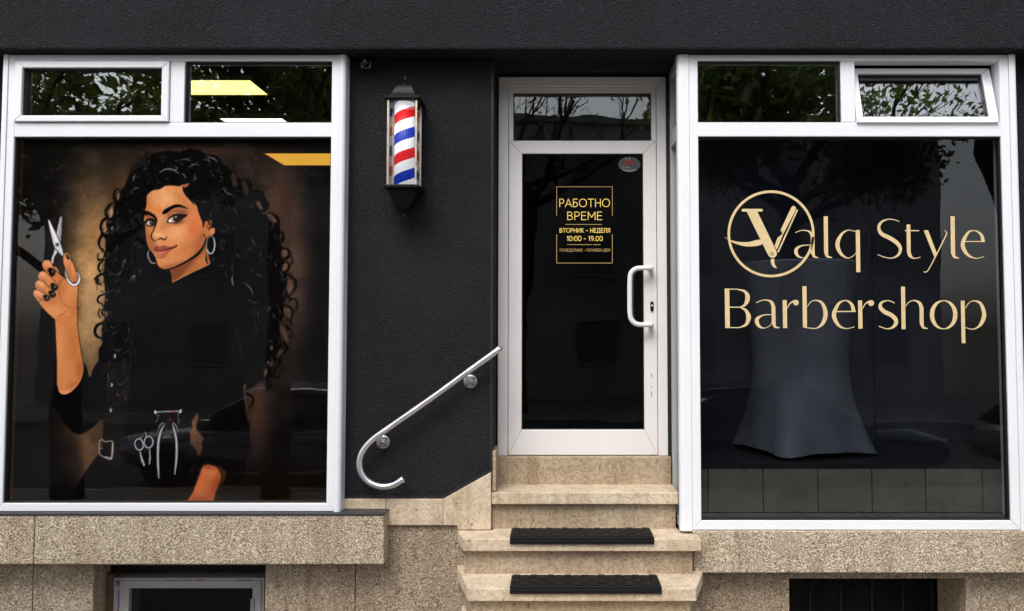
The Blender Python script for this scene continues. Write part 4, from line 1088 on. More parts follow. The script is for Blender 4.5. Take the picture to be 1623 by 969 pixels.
# gaps where the backdrop shows through the curls
for P_, c in ((A1([(270, 540), (292, 510), (300, 560), (278, 590)]), (150, 112, 84)), (A1([(205, 690), (228, 660), (236, 720), (205, 760)]), (196, 158, 128)), (A1([(150, 840), (165, 810), (170, 880), (158, 920)]), (176, 132, 96)),
              (A1([(222, 850), (234, 842), (230, 870), (222, 876)]), (214, 176, 150)), (A1([(192, 800), (208, 788), (202, 806)]), (190, 150, 120)), (A2([(88, 75), (100, 68), (98, 100), (88, 110)]), (150, 112, 80)),
              (A2([(85, 230), (92, 225), (90, 262), (84, 255)]), (170, 132, 96)), (A2([(66, 300), (82, 292), (84, 330), (70, 330)]), (140, 108, 78)), (A2([(75, 425), (88, 415), (88, 450), (76, 445)]), (150, 118, 86)),
              (A2([(60, 605), (75, 590), (80, 640), (62, 635)]), (128, 98, 70)), (A2([(100, 425), (112, 428), (108, 442)]), (150, 120, 90)), (A2([(98, 500), (110, 495), (112, 525), (100, 530)]), (130, 104, 80)),
              (A3([(378, 450), (395, 435), (418, 470), (422, 498), (400, 490)]), (112, 82, 64)), (A3([(455, 525), (490, 530), (515, 570), (505, 590), (470, 560)]), (104, 76, 60)), (A3([(205, 245), (240, 270), (250, 330), (215, 330)]), (58, 46, 38)),
              (A3([(275, 300), (310, 310), (325, 360), (300, 390)]), (62, 48, 40)), (A3([(555, 780), (588, 775), (590, 810), (560, 825)]), (104, 78, 62)), (A3([(562, 910), (580, 860), (600, 890), (580, 920)]), (110, 82, 64)),
              (A4([(515, 30), (522, 0), (545, 0), (530, 38)]), (104, 76, 58)), (A4([(545, 120), (560, 90), (580, 130), (562, 185), (542, 160)]), (104, 78, 62)), (A4([(520, 290), (540, 272), (568, 290), (560, 340)]), (98, 72, 58)),
              (A4([(500, 410), (515, 396), (545, 430), (552, 490), (530, 480)]), (86, 64, 52)), (A4([(435, 520), (455, 520), (445, 550)]), (104, 84, 70)), (A4([(478, 575), (510, 530), (515, 560), (490, 590)]), (78, 60, 48)),
              (A4([(415, 620), (430, 615), (425, 640)]), (104, 82, 66)), (A4([(430, 650), (448, 620), (452, 640)]), (100, 76, 60)), (A4([(398, 705), (400, 668), (418, 672), (412, 705)]), (104, 80, 62)),
              (A4([(268, 770), (280, 768), (276, 810), (284, 900), (290, 960), (276, 880)]), (112, 82, 62))): fill(P_, c, .72, .5)
# highlights on single strands
for _ in range(560):
    x, y = prg.uniform(165, 470), prg.uniform(235, 640)
    iy, ix = int((y - PY0) * S), int((x - PX0) * S)
    if hm[iy, ix] < .5: continue
    if 232 < x < 330 and 285 < y < 460: continue
    if 215 < x < 400 and y > 440: continue
    t = prg.uniform(.9, 2.3) if x < 250 else prg.uniform(.3, 1.5); L = prg.uniform(6, 16); k_ = prg.uniform(-.8, .8)
    m_ = (x + L * .5 * math.cos(t + k_ * .5), y + L * .5 * math.sin(t + k_ * .5))
    stroke([(x, y), m_, (m_[0] + L * .5 * math.cos(t + k_ * 1.8), m_[1] + L * .5 * math.sin(t + k_ * 1.8))], [.4, prg.uniform(.7, 1.7), .3], (128, 120, 116) if prg.random() < .6 else (112, 90, 72), prg.uniform(.15, .6), 1.0)
for P_, w, a in ((A1([(680, 330), (740, 292), (820, 300), (870, 340)]), 1.4, .6), (A1([(830, 260), (850, 290), (830, 300)]), 1.2, .5), (A1([(885, 200), (940, 195), (985, 215)]), 1.6, .4), (A1([(960, 280), (1010, 245), (1060, 250)]), 1.6, .4),
                 (A1([(1130, 165), (1200, 190), (1245, 225)]), 2, .4), (A1([(1100, 200), (1150, 205), (1175, 240)]), 1.6, .35), (A1([(1010, 345), (1030, 380), (1000, 400)]), 1.4, .4), (A1([(890, 330), (920, 350), (935, 385)]), 1.4, .45),
                 (A1([(430, 410), (435, 370), (450, 350)]), 1.6, .5), (A1([(430, 500), (450, 470), (490, 480)]), 1.4, .4), (A1([(1290, 470), (1330, 520), (1400, 545)]), 1.4, .4), (A1([(1090, 610), (1130, 600)]), 1.2, .5),
                 (A4([(195, 65), (192, 100), (205, 135)]), 2.2, .5), (A4([(265, 110), (310, 150), (325, 190)]), 1.6, .45), (A4([(295, 220), (345, 245)]), 1.4, .45), (A4([(420, 295), (440, 265)]), 2.4, .45),
                 (A2([(200, 260), (205, 215), (225, 180)]), 2, .3), (A2([(165, 390), (190, 370)]), 1.8, .5), (A2([(240, 320), (270, 285), (268, 318)]), 1.6, .55), (A2([(180, 275), (190, 265), (165, 290)]), 1.6, .4)):
    stroke(P_, [.6] + [w * 1.25] * (len(P_) - 2) + [.5], (150, 142, 138), min(a * 1.25, .8), .9)

# -- neck and face
A5 = cr(220, 300, 6.457)
neck = A5([(322, 800), (335, 870), (345, 955), (430, 905), (560, 840), (722, 768), (712, 700), (705, 560), (690, 480), (600, 560), (450, 720)])
fill(neck, (166, 98, 54), 1, 0, n=4)
nm = full(neck, True, 4)
fill(A5([(330, 810), (345, 950), (420, 905), (480, 830), (610, 690), (690, 560), (690, 480), (500, 730)]), (112, 60, 32), .85, 2.2, clip=nm)
fill(A5([(560, 760), (700, 650), (715, 760), (640, 790)]), (190, 118, 70), .7, 3, clip=nm)
stroke(A5([(690, 650), (690, 720), (705, 765)]), [1, 3.2, 1.5], (20, 12, 10), .95, .7)
ear = A5([(672, 350), (690, 325), (738, 322), (736, 372), (715, 418), (742, 398), (772, 398), (775, 440), (752, 470), (728, 490), (706, 500), (688, 488), (660, 430)])
fill(ear, (184, 108, 62), 1)
em_ = full(ear)
fill(A5([(700, 350), (725, 345), (715, 400), (695, 400)]), (120, 62, 36), .8, 1, clip=em_); blob(*A5([(750, 430)])[0], 3.5, 4, (216, 140, 88), .7, 0, em_)
stroke(A5([(712, 418), (726, 398), (745, 382)]), [1, 2.4, .8], (20, 12, 10), .9, .6)
face = (A1([(560, 560), (578, 528), (620, 496), (682, 486), (742, 452), (800, 449), (880, 452), (912, 462), (932, 512), (980, 570), (1045, 655), (1065, 720), (1078, 770), (1098, 812), (1112, 880), (1105, 930)])
        + A5([(688, 488), (668, 560), (640, 618), (590, 672), (500, 732), (400, 785), (320, 815), (262, 824), (215, 806), (186, 770), (165, 690), (140, 650), (108, 610), (84, 550), (72, 480), (70, 410), (60, 350), (56, 290), (60, 225), (78, 170)]))
fill(face, (212, 138, 84), 1, 0, n=4)
fmk = full(face, True, 4)
A5p = lambda x, y: A5([(x, y)])[0]
for x, y, sx, sy, c, a, an in ((240, 60, 16, 9, (222, 154, 100), .7, 0), (420, 90, 16, 12, (196, 120, 70), .5, 0), (90, 150, 5, 14, (176, 104, 58), .6, 0), (90, 470, 5, 22, (168, 96, 52), .6, 0),
                               (440, 420, 13, 8, (240, 178, 126), .85, -25), (560, 400, 13, 11, (198, 92, 50), .75, -20), (600, 320, 9, 14, (204, 112, 66), .5, 0), (470, 640, 26, 12, (194, 114, 62), .5, -30), (640, 520, 6, 16, (150, 84, 46), .8, 25),
                               (260, 760, 15, 8, (196, 118, 66), .5, 0), (270, 735, 9, 4.5, (216, 144, 92), .6, -10), (300, 800, 20, 3.5, (150, 84, 46), .7, -10), (150, 560, 6, 8, (150, 84, 48), .55, 0), (130, 640, 4, 10, (150, 80, 44), .6, 0),
                               (215, 330, 3.0, 11, (236, 172, 122), .8, 8), (250, 380, 6, 9, (178, 104, 60), .6, 10), (200, 465, 6, 3.6, (238, 172, 124), .85, 0), (252, 478, 4, 3.4, (226, 152, 104), .7, 0), (205, 545, 3, 5, (222, 152, 104), .6, 10),
                               (360, 240, 14, 6, (146, 74, 46), .8, -14), (440, 250, 8, 5, (120, 58, 38), .7, -20), (330, 270, 8, 4, (140, 72, 44), .6, -35), (400, 345, 12, 2.5, (150, 84, 52), .6, -12), (90, 270, 6, 4, (130, 70, 44), .7, 15), (260, 300, 3, 7, (222, 158, 108), .5, 0)):
    blob(*A5p(x, y), sx, sy, c, a, an, fmk)
fill(A5([(665, 430), (640, 540), (560, 640), (470, 660), (420, 620), (520, 540), (600, 470)]), (168, 96, 54), .45, 4, clip=fmk)
fill(A5([(640, 620), (590, 672), (500, 732), (400, 785), (320, 812), (300, 800), (420, 750), (540, 670), (610, 590)]), (150, 84, 46), .6, 2.2, clip=fmk)
fill(A5([(85, 560), (70, 480), (70, 420), (100, 430), (125, 500), (150, 560), (150, 620), (120, 610)]), (160, 92, 54), .6, 1.8, clip=fmk)
fill(A5([(330, 30), (450, 60), (560, 170), (600, 230), (610, 300), (560, 240), (480, 150), (400, 110)]), (180, 108, 62), .5, 3, clip=fmk)
blob(*A5p(300, 110), 10, 10, (232, 170, 118), .55, 0, fmk); blob(*A5p(330, 430), 9, 7, (222, 152, 102), .5, 0, fmk)
# a lit strip and a cooler patch at the brow, printed seam
stroke(A1([(726, 470), (716, 670)]), 1.2, (236, 178, 128), .5, 1)
fill(A1([(545, 610), (620, 625), (720, 668), (700, 720), (600, 700), (540, 690)]), (208, 122, 58), .45, 1.5, clip=fmk)
# hair running into the face
for L in ([(905, 455), (915, 500), (955, 545), (985, 562)], [(915, 450), (940, 520), (990, 575), (1040, 640)], [(905, 470), (925, 520), (975, 580), (1020, 640)], [(1040, 640), (1070, 720), (1095, 800)], [(740, 448), (800, 440), (870, 448), (900, 452)], [(1095, 800), (1105, 830), (1098, 850)], [(1140, 790), (1160, 800), (1170, 830)]):
    stroke(A1(L), [1.2] + [3.2] * (len(L) - 2) + [.8], INK, 1, .8)
for L in ([(890, 452), (935, 440), (970, 425)], [(918, 462), (950, 448), (968, 432)]): stroke(A1(L), [2, 1.6, .4], (196, 118, 72), .9, .7)
# nose line, brows, eyes
stroke(A5([(150, 262), (176, 310), (172, 355), (152, 410), (126, 470), (136, 512), (172, 534)]), [3, 4, 2.6, 2, 2.2, 2, 1], (16, 10, 9), .95, .6)
fill(A5([(238, 236), (264, 204), (340, 164), (402, 152), (455, 168), (508, 202), (445, 190), (400, 186), (342, 204), (274, 252), (244, 256)]), (12, 9, 9), 1, .25, n=4)
fill(A5([(52, 220), (108, 228), (150, 262), (180, 312), (176, 345), (160, 306), (138, 282), (98, 266), (52, 262)]), (15, 11, 11), 1, .25, n=4)
fill(A5([(286, 338), (318, 288), (368, 256), (430, 262), (492, 258), (455, 300), (410, 332), (345, 346)]), (40, 20, 16), .95, .5)
fill(A5([(298, 328), (336, 286), (372, 274), (424, 296), (402, 330), (340, 338)]), (250, 246, 244), 1, .15)
blob(*A5p(386, 298), 4.6, 4.6, (70, 38, 24), 1.6, 0); blob(*A5p(386, 300), 2.2, 2.2, (12, 8, 8), 1.4, 0)
fill(A5([(360, 262), (410, 268), (430, 290), (420, 310), (380, 268)]), (30, 16, 14), .8, .6)
blob(*A5p(378, 284), .9, .9, (250, 245, 240), 1, 0)
stroke(A5([(288, 336), (318, 292), (366, 260), (424, 264), (468, 272), (492, 258)]), [1.4, 2.4, 3.6, 4.2, 4, .8], (12, 8, 9), 1, .6)
stroke(A5([(318, 268), (360, 244), (410, 246)]), [.8, 1.6, .6], (226, 160, 112), .8, .9)
stroke(A5([(305, 335), (350, 348), (410, 334), (440, 312)]), [.8, 1.6, 2, 1], (56, 26, 18), .9, .8)
fill(A5([(62, 345), (90, 312), (132, 308), (166, 335), (150, 368), (100, 372)]), (30, 18, 17), .95, .6)
fill(A5([(82, 347), (108, 320), (142, 324), (148, 358), (110, 369)]), (246, 242, 242), 1, .15)
blob(*A5p(138, 340), 3.3, 3.9, (46, 30, 26), 1.6, 0); blob(*A5p(132, 334), .8, .8, (230, 230, 230), .9, 0)
stroke(A5([(56, 348), (88, 312), (130, 306), (168, 332)]), [2.6, 3, 3, 1.6], (12, 9, 10), 1, .6)
stroke(A5([(66, 368), (100, 378), (150, 372)]), [.8, 1.4, .8], (60, 30, 22), .9, .8)
# nostrils and lips
stroke(A5([(188, 522), (222, 502), (258, 516), (284, 494), (286, 476)]), [1.2, 2.6, 2.8, 1.6, .8], (56, 22, 16), .95, .6)
fill(A5([(148, 606), (186, 578), (214, 590), (250, 577), (305, 590), (386, 577), (342, 606), (300, 611), (250, 622), (210, 632), (165, 626)]), (124, 54, 42), 1, .3)
fill(A5([(160, 630), (210, 635), (250, 625), (300, 612), (350, 602), (312, 640), (262, 676), (215, 687), (180, 676)]), (168, 82, 66), 1, .3)
blob(*A5p(215, 652), 5, 2.6, (214, 134, 112), .75, -10); blob(*A5p(215, 603), 4, 1.6, (176, 96, 76), .7, 0); blob(*A5p(280, 600), 6, 1.6, (160, 84, 64), .6, -6)
stroke(A5([(155, 622), (210, 634), (250, 624), (300, 610), (345, 604), (384, 580), (378, 562)]), [1, 1.5, 1.4, 1.5, 1.8, 2, .5], (30, 10, 8), 1, .5)
stroke(A5([(185, 690), (215, 700), (262, 690), (285, 672)]), [.6, 2.2, 2.2, .6], (128, 66, 40), .7, 1.2)
# contour
stroke(A5([(688, 488), (668, 560), (640, 618), (590, 672), (500, 732), (400, 785), (320, 815), (262, 824), (215, 806), (186, 770), (165, 690)]), [1, 2.6, 4, 4.4, 3.6, 3, 2.4, 2, 1.6, 1.6, 1], (13, 9, 9), 1, .7)
fill(A5([(335, 962), (430, 908), (560, 842), (730, 768), (780, 800), (560, 969), (335, 990)]), INK, 1, 0, False)
stroke(A5([(345, 952), (430, 905), (560, 840), (722, 767)]), [.6, 1.4, 1.4, .8], (220, 142, 92), .8, .8)
# earrings
def ell(f_, cx, cy, rx, ry, a0=0, a1=360, n=24, rot=0):
    ca, sa_ = math.cos(math.radians(rot)), math.sin(math.radians(rot)); o = []
    for k in range(n + 1):
        t = math.radians(a0 + (a1 - a0) * k / n); x, y = rx * math.cos(t), ry * math.sin(t)
        o.append((cx + x * ca - y * sa_, cy + x * sa_ + y * ca))
    return f_(o)
fill(ell(A5, 733, 568, 40, 88), INK, .9)
stroke(ell(A5, 733, 568, 42, 90), 2.6, (10, 9, 10), .9, .5); stroke(ell(A5, 733, 568, 42, 90), 1.5, (120, 118, 122), 1, .5); stroke(ell(A5, 733, 568, 42.5, 90.5, -50, 150), [.5] + [1.1] * 23 + [.5], (225, 225, 230), 1, .5)
stroke(A5([(108, 620), (90, 660), (102, 712), (130, 752), (170, 758)]), [.6, 1.1, 1.1, 1.1, .6], (186, 186, 192), 1, .5)

# -- the raised forearm and hand with scissors
A6 = cr(40, 335, 5.383)
OUT = (14, 10, 10)
def limb(pts, c, ow=2.0, n=5):
    q = catmull(pts, n, True); stroke(q + q[:1], ow, OUT, 1, .7, False); fill(q, c, 1, 0, False)
    z_ = np.zeros((CHt, CWd), np.float32); w, m_ = mask(q); z_[w] = m_; return z_
fore = A6([(252, 900), (330, 880), (438, 800), (440, 900), (441, 969)]) + A7([(250, 30), (255, 100), (272, 220), (290, 330), (284, 385), (260, 440), (210, 490), (165, 506), (133, 490), (122, 440), (122, 300), (118, 190), (112, 60), (106, 0)])
fk = limb(fore, (196, 122, 72), 2.2)
for x, y, sx, sy, c, a in ((140, 200, 5, 60, (214, 140, 88), .8), (230, 200, 7, 50, (180, 102, 54), .7), (180, 350, 12, 30, (206, 128, 76), .6), (270, 350, 5, 24, (150, 84, 44), .7), (170, 490, 14, 4, (226, 150, 100), .6), (240, 450, 8, 10, (160, 90, 48), .6)):
    blob(60 + x / 4.038, 500 + y / 4.038, sx, sy / 2, c, a, 0, fk)
stroke(A7([(140, 490), (168, 500), (208, 484), (252, 438)]), [.6, 1.4, 1.4, .6], (236, 172, 126), .6, .8)
palm = A6([(245, 470), (300, 535), (335, 572), (352, 590), (400, 620), (442, 612), (446, 700), (440, 780), (436, 860), (400, 905), (330, 900), (280, 925), (248, 916), (205, 878), (150, 822), (112, 768), (95, 720), (130, 640), (180, 570)])
pk = limb(palm, (206, 130, 76), 2.0)
fill(A6([(262, 880), (330, 850), (436, 830), (440, 960), (262, 960)]), (200, 122, 69), .9, 1.6, clip=np.maximum(pk, fk))
for x, y, sx, sy, c, a, an in ((370, 700, 9, 16, (222, 150, 98), .8, 20), (250, 840, 14, 9, (222, 148, 96), .7, 30), (300, 650, 8, 16, (172, 98, 54), .7, 10), (300, 560, 10, 6, (196, 118, 68), .6, 40), (420, 820, 5, 18, (178, 104, 58), .7, 0), (330, 780, 8, 10, (196, 118, 66), .5, 0), (230, 760, 10, 5, (180, 104, 58), .6, -20)):
    blob(*A6([(x, y)])[0], sx, sy, c, a, an, pk)
for L in ([(335, 570), (295, 610), (285, 680), (310, 770)], [(310, 770), (350, 810), (430, 830)], [(330, 575), (300, 590), (280, 630)], [(262, 905), (300, 890), (360, 840)], [(120, 765), (160, 745), (215, 740)]):
    stroke(A6(L), [.5] + [1.3] * (len(L) - 2) + [.4], (122, 66, 36), .75, .9)
# scissors behind the fingers
for P_, c in ((A6([(298, 44), (311, 44), (308, 150), (300, 268), (284, 250), (264, 195), (280, 120)]), (172, 168, 168)), (A6([(250, 322), (276, 345), (255, 372), (241, 402), (236, 448), (221, 446), (225, 400), (244, 352)]), (196, 194, 194))):
    q = list(P_); stroke(q + q[:1], 2.2, OUT, 1, .6, False); fill(q, c, 1, 0, False)
stroke(A6([(304, 50), (298, 160), (292, 240)]), [.6, 1.4, 1], (104, 100, 100), .7, .7)
q = A6([(193, 66), (206, 80), (262, 195), (300, 280), (327, 376), (315, 382), (258, 320), (238, 270), (212, 160)])
stroke(q + q[:1], 2.2, OUT, 1, .6, False); fill(q, (204, 204, 208), 1, 0, False)
stroke(A6([(200, 84), (240, 190), (290, 300)]), [.8, 3, 2], (236, 236, 240), .8, .8); blob(*A6([(272, 284)])[0], 1.7, 1.7, (20, 20, 22), 1.4); stroke(A6([(240, 300), (262, 322), (318, 378)]), [1, 1.6, 1], (120, 120, 124), .7, .7)
def finger(pts, nail, hl, sh):
    k_ = limb(A6(pts), (204, 128, 75), 2.0)
    for x, y, sx, sy, an in hl: blob(*A6([(x, y)])[0], sx, sy, (226, 156, 106), .8, an, k_)
    for x, y, sx, sy, an in sh: blob(*A6([(x, y)])[0], sx, sy, (150, 82, 46), .7, an, k_)
    q_ = catmull(A6(nail), 4, True); stroke(q_ + q_[:1], 1.2, (40, 22, 18), .9, .6, False); fill(q_, (15, 14, 15), 1, 0, False)
    cx_, cy_ = np.mean([p[0] for p in q_]), np.mean([p[1] for p in q_])
    stroke([(cx_ + .6, cy_ - 1.2), (cx_ + 2.0, cy_ + .8)], [.8, 1.4], (190, 188, 190), .85, .6, False)
finger([(68, 700), (80, 674), (110, 669), (150, 692), (198, 722), (208, 745), (180, 764), (140, 752), (112, 768), (88, 742)], [(152, 722), (176, 715), (205, 738), (196, 755), (168, 754)], [(105, 690, 4, 2.5, 30)], [(120, 745, 5, 2, 20)])
finger([(84, 640), (90, 604), (120, 588), (162, 610), (228, 672), (256, 712), (232, 734), (190, 712), (140, 682), (100, 664)], [(196, 690), (222, 676), (258, 708), (246, 728), (214, 722)], [(125, 612, 5, 3, 35)], [(120, 655, 6, 2, 30)])
finger([(110, 560), (120, 526), (150, 511), (188, 532), (250, 600), (275, 640), (256, 674), (220, 660), (160, 602), (124, 586)], [(214, 626), (240, 612), (270, 640), (262, 668), (232, 668)], [(155, 535, 5, 3, 40)], [(140, 585, 6, 2, 40)])
finger([(150, 478), (145, 446), (170, 418), (206, 419), (228, 455), (252, 506), (246, 545), (218, 552), (190, 530), (164, 504)], [(192, 502), (206, 484), (232, 488), (251, 520), (240, 542), (216, 548)], [(185, 440, 5, 4, 20)], [(172, 500, 4, 2, 40)])
stroke(A6([(236, 470), (275, 520), (335, 570)]), [.6, 1.6, .8], OUT, .9, .6)
# thumb through the scissor ring
ring = A6([(345, 498), (350, 555), (378, 605), (418, 628), (452, 605), (462, 562), (440, 522)])
stroke(ring, 5.0, OUT, 1, .6); stroke(ring, 3.0, (172, 172, 176), 1, .6)
tk = limb(A6([(324, 402), (334, 362), (352, 350), (376, 366), (386, 412), (410, 450), (422, 490), (440, 540), (446, 588), (416, 606), (384, 590), (356, 530), (330, 450)]), (206, 130, 76), 2.0)
for x, y, sx, sy, c, a in ((350, 440, 3.5, 9, (226, 156, 106), .8), (410, 545, 5, 8, (218, 144, 92), .7), (372, 520, 3, 10, (166, 94, 52), .7), (430, 585, 4, 5, (160, 90, 50), .6)): blob(*A6([(x, y)])[0], sx, sy, c, a, -15, tk)
q_ = A6([(343, 368), (352, 358), (366, 366), (377, 398), (370, 412), (352, 402)]); fill(q_, (14, 13, 14), 1); stroke(A6([(352, 366), (362, 384)]), [.8, 1.2], (190, 188, 190), .8, .6, False)
rr = A6([(356, 580), (380, 610), (418, 630), (452, 606), (462, 565)]); stroke(rr, [2, 3.2, 3.2, 3.2, 2.4], (206, 206, 210), 1, .6); stroke(rr, [.6, 1, 1.2, 1, .6], (246, 246, 248), .9, .6)
# sleeve below the elbow
stroke(A7([(120, 440), (134, 494), (165, 510), (212, 494), (262, 444), (288, 388)]), [1, 2.4, 2.6, 2.4, 2.4, 1], OUT, 1, .7)

for L, w_, a_ in ((([(232, 470), (262, 456), (300, 462)]), 1.2, .35), ([(200, 470), (206, 560), (202, 640)], 1.0, .5), ([(330, 470), (372, 520), (388, 600)], 1.0, .4), ([(245, 648), (205, 655), (160, 668)], 1.0, .35), ([(118, 690), (160, 676), (200, 690)], 1, .3),
                   ([(310, 650), (318, 700), (300, 760)], 1.0, .4), ([(385, 640), (396, 690), (392, 740)], 1.2, .35), ([(190, 700), (250, 712), (310, 700)], 1.0, .3), ([(205, 745), (208, 800)], 1.4, .35), ([(235, 770), (240, 800)], 1.2, .3)):
    stroke(L, [.5] + [w_] * (len(L) - 2) + [.5], (70, 66, 66), a_, 1.0)
# -- buckle, studs, scissors in the pocket, clipper, the other arm
stroke(A7([(395, 802), (410, 795), (430, 808), (478, 811), (470, 916), (420, 905), (396, 888), (390, 850), (394, 802)]), 1.7, (128, 120, 114), 1, .6)
stroke(A7([(478, 815), (471, 912)]), 1.8, (170, 160, 150), .9, .6, False); stroke(A7([(430, 905), (468, 916)]), 1.8, (190, 180, 172), .9, .6, False); stroke(A7([(390, 848), (412, 853)]), 1.6, (120, 114, 108), .9, .6, False)
for x, y in ((490, 262), (470, 445), (464, 608)): stroke(A7([(x - 4, y - 12), (x + 4, y - 2), (x - 3, y + 12)]), [.6, 2.4, .6], (190, 182, 170), .95, .6)
for cx_, cy_, rx, ry, ro in ((122, 390, 40, 54, -8), (213, 368, 42, 55, 4)): stroke(ell(A8, cx_, cy_, rx, ry, rot=ro), 1.25, (196, 196, 198), 1, .5)
for L, w in (([(130, 455), (148, 530), (172, 590)], 2.6), ([(222, 432), (226, 520), (222, 578)], 2.0)): stroke(A8(L), [1.2, w, w * 1.2], (182, 182, 186), .95, .6)
for L in ([(132, 335), (156, 306)], [(194, 312), (182, 270)]): stroke(A8(L), [1.3, .8], (170, 170, 172), .95, .6, False)
stroke(ell(A8, 168, 584, 11, 15), .9, (30, 30, 32), .9, .5); stroke(ell(A8, 222, 566, 9, 14), .9, (30, 30, 32), .9, .5)
stroke(A8([(275, 80), (400, 74), (522, 70)]), [1.2, 1.0, 1.2], (212, 212, 214), 1, .5); stroke(A8([(276, 66), (274, 82), (286, 94)]), 1.6, (226, 226, 228), 1, .5); stroke(A8([(522, 58), (524, 74), (510, 86)]), 1.6, (226, 226, 228), 1, .5)
for L in ([(296, 112), (326, 114)], [(302, 125), (298, 140)], [(296, 155), (290, 175)], [(498, 95), (494, 128)], [(500, 140), (506, 190)]): stroke(A8(L), [1, .7], (170, 170, 174), .8, .6, False)
for L, ws in (([(372, 192), (335, 255), (308, 370), (303, 560), (312, 715)], [1, 3.0, 3.4, 3.2, 1.6]), ([(440, 190), (460, 255), (482, 370), (480, 530), (464, 678)], [1, 2.8, 3.4, 3.0, 1.4])): stroke(A8(L), ws, (150, 151, 154), .95, .9); stroke(A8(L), [w_ * .35 for w_ in ws], (206, 206, 208), .7, .8)
for L in ([(352, 182), (318, 215), (300, 290)], [(452, 182), (484, 225), (496, 285)]): stroke(A8(L), [2.2, 1.6, .5], (140, 141, 144), .85, .8)
for L in ([(352, 326), (368, 322)], [(372, 302), (372, 322), (384, 322)], [(390, 300), (390, 320)], [(398, 302), (414, 320)], [(414, 300), (398, 322)], [(422, 320), (436, 326)]): stroke(A8(L), .9, (210, 210, 212), .95, .5, False)
blob(*A8([(418, 150)])[0], 2.6, 1.8, (120, 26, 26), .9); blob(*A8([(446, 82)])[0], 2, 1.2, (140, 30, 30), .8); blob(*A8([(395, 250)])[0], 5, 14, (34, 28, 30), .7)
gap = A8([(680, 82), (694, 130), (672, 200), (672, 250), (740, 325), (722, 378), (730, 430), (697, 506), (660, 435), (616, 380), (608, 270), (635, 228), (626, 172)])
fill(gap, (90, 62, 44), 1, .3, False)
blob(*A8([(690, 470)])[0], 8, 12, (52, 36, 28), .7, 0, full(gap, False)); blob(*A8([(655, 230)])[0], 4, 8, (122, 84, 58), .6, 0, full(gap, False))
fill(A8([(545, 965), (640, 800), (700, 660), (745, 580), (850, 590), (930, 630), (962, 680), (900, 820), (830, 965)]), (88, 52, 34), .65, 1.2)
arm2 = A8([(575, 975), (640, 850), (692, 720), (728, 620), (762, 590), (812, 594), (868, 620), (900, 668), (900, 720), (862, 830), (800, 975)])
fill(arm2, (168, 90, 54), 1, .4)
ak = full(arm2)
for x, y, sx, sy, c, a in ((700, 780, 6, 20, (196, 106, 60), .8), (820, 640, 8, 8, (206, 118, 72), .7), (860, 780, 5, 18, (138, 64, 32), .8), (720, 940, 14, 5, (130, 62, 32), .7), (770, 600, 8, 2.5, (120, 52, 30), .7)): blob(*A8([(x, y)])[0], sx, sy, c, a, 25, ak)
fill([(PX0, 765), (540, 765), (540, 815), (PX0, 815)], (8, 8, 9), .55, 10, False, clip=1 - ak)
art *= (1 + vnoise(1.3, .10))[..., None]
art = np.clip(art, 0, 1)
small = art.reshape(CHt // S, S, CWd // S, S, 3).mean((1, 3))
lin = np.where(small <= .04045, small / 12.92, ((small + .055) / 1.055) ** 2.4)
lin = np.clip(lin - .0032, .0004, 1) * POSTER_GAIN

YP = YG + .012
ux0, ux1, uz0, uz1 = LB["x_in0"] - .008, LB["x_in1"] + .008, LB["z_m0"] - .008, LB["z_m1"] + .008
NX, NZ = 560, 620
gx_, gz_ = np.meshgrid(np.linspace(ux0, ux1, NX), np.linspace(uz0, uz1, NZ))
dxx, dyy, dzz = gx_ - CAM[0], YP - CAM[1], gz_ - CAM[2]
fw = cp * dyy + sp * dzz; upv = -sp * dyy + cp * dzz
pxx, pyy = CX + F_PX * dxx / fw, CY - F_PX * upv / fw          # artwork coordinates of each vertex of the flat sheet
fxx = np.clip(pxx - PX0 - .5, 0, lin.shape[1] - 1.001); fyy = np.clip(pyy - PY0 - .5, 0, lin.shape[0] - 1.001)
ixx, iyy = fxx.astype(int), fyy.astype(int); tx_, ty_ = (fxx - ixx)[..., None], (fyy - iyy)[..., None]
cc = (lin[iyy, ixx] * (1 - tx_) + lin[iyy, ixx + 1] * tx_) * (1 - ty_) + (lin[iyy + 1, ixx] * (1 - tx_) + lin[iyy + 1, ixx + 1] * tx_) * ty_
nv = NX * NZ
co = np.stack([gx_, np.full_like(gx_, YP), gz_], -1).reshape(-1).astype(np.float32)
idx = np.arange(nv).reshape(NZ, NX)
quads = np.stack([idx[:-1, :-1], idx[:-1, 1:], idx[1:, 1:], idx[1:, :-1]], -1).reshape(-1)
nf = (NX - 1) * (NZ - 1)
me = bpy.data.meshes.new("window_poster")
me.vertices.add(nv); me.vertices.foreach_set("co", co)
me.loops.add(nf * 4); me.loops.foreach_set("vertex_index", quads.astype(np.int32))
me.polygons.add(nf); me.polygons.foreach_set("loop_start", np.arange(0, nf * 4, 4, dtype=np.int32))
me.update(calc_edges=True)
at = me.color_attributes.new("print", "FLOAT_COLOR", "POINT")
at.data.foreach_set("color", np.concatenate([cc.reshape(-1, 3), np.ones((nv, 1))], 1).reshape(-1).astype(np.float32))
t = NT("printed_film")
a_ = t.n("ShaderNodeAttribute", _attribute_name="print")
bs = t.bsdf(a_.outputs["Color"], .6, spec=.04)
tr_ = t.n("ShaderNodeBsdfTransparent", Color=c4(1, .62, .2)); mxs = t.n("ShaderNodeMixShader"); mxs.inputs[0].default_value = .3
t.l(bs.outputs[0], mxs.inputs[1]); t.l(tr_.outputs[0], mxs.inputs[2]); t.l(mxs.outputs[0], t.out.inputs[0])
me.materials.append(t.m)
poster = bpy.data.objects.new("window_poster", me); COL.objects.link(poster)
tag(poster, "printed poster of a woman with long black curls raising scissors behind the left glass", "poster")

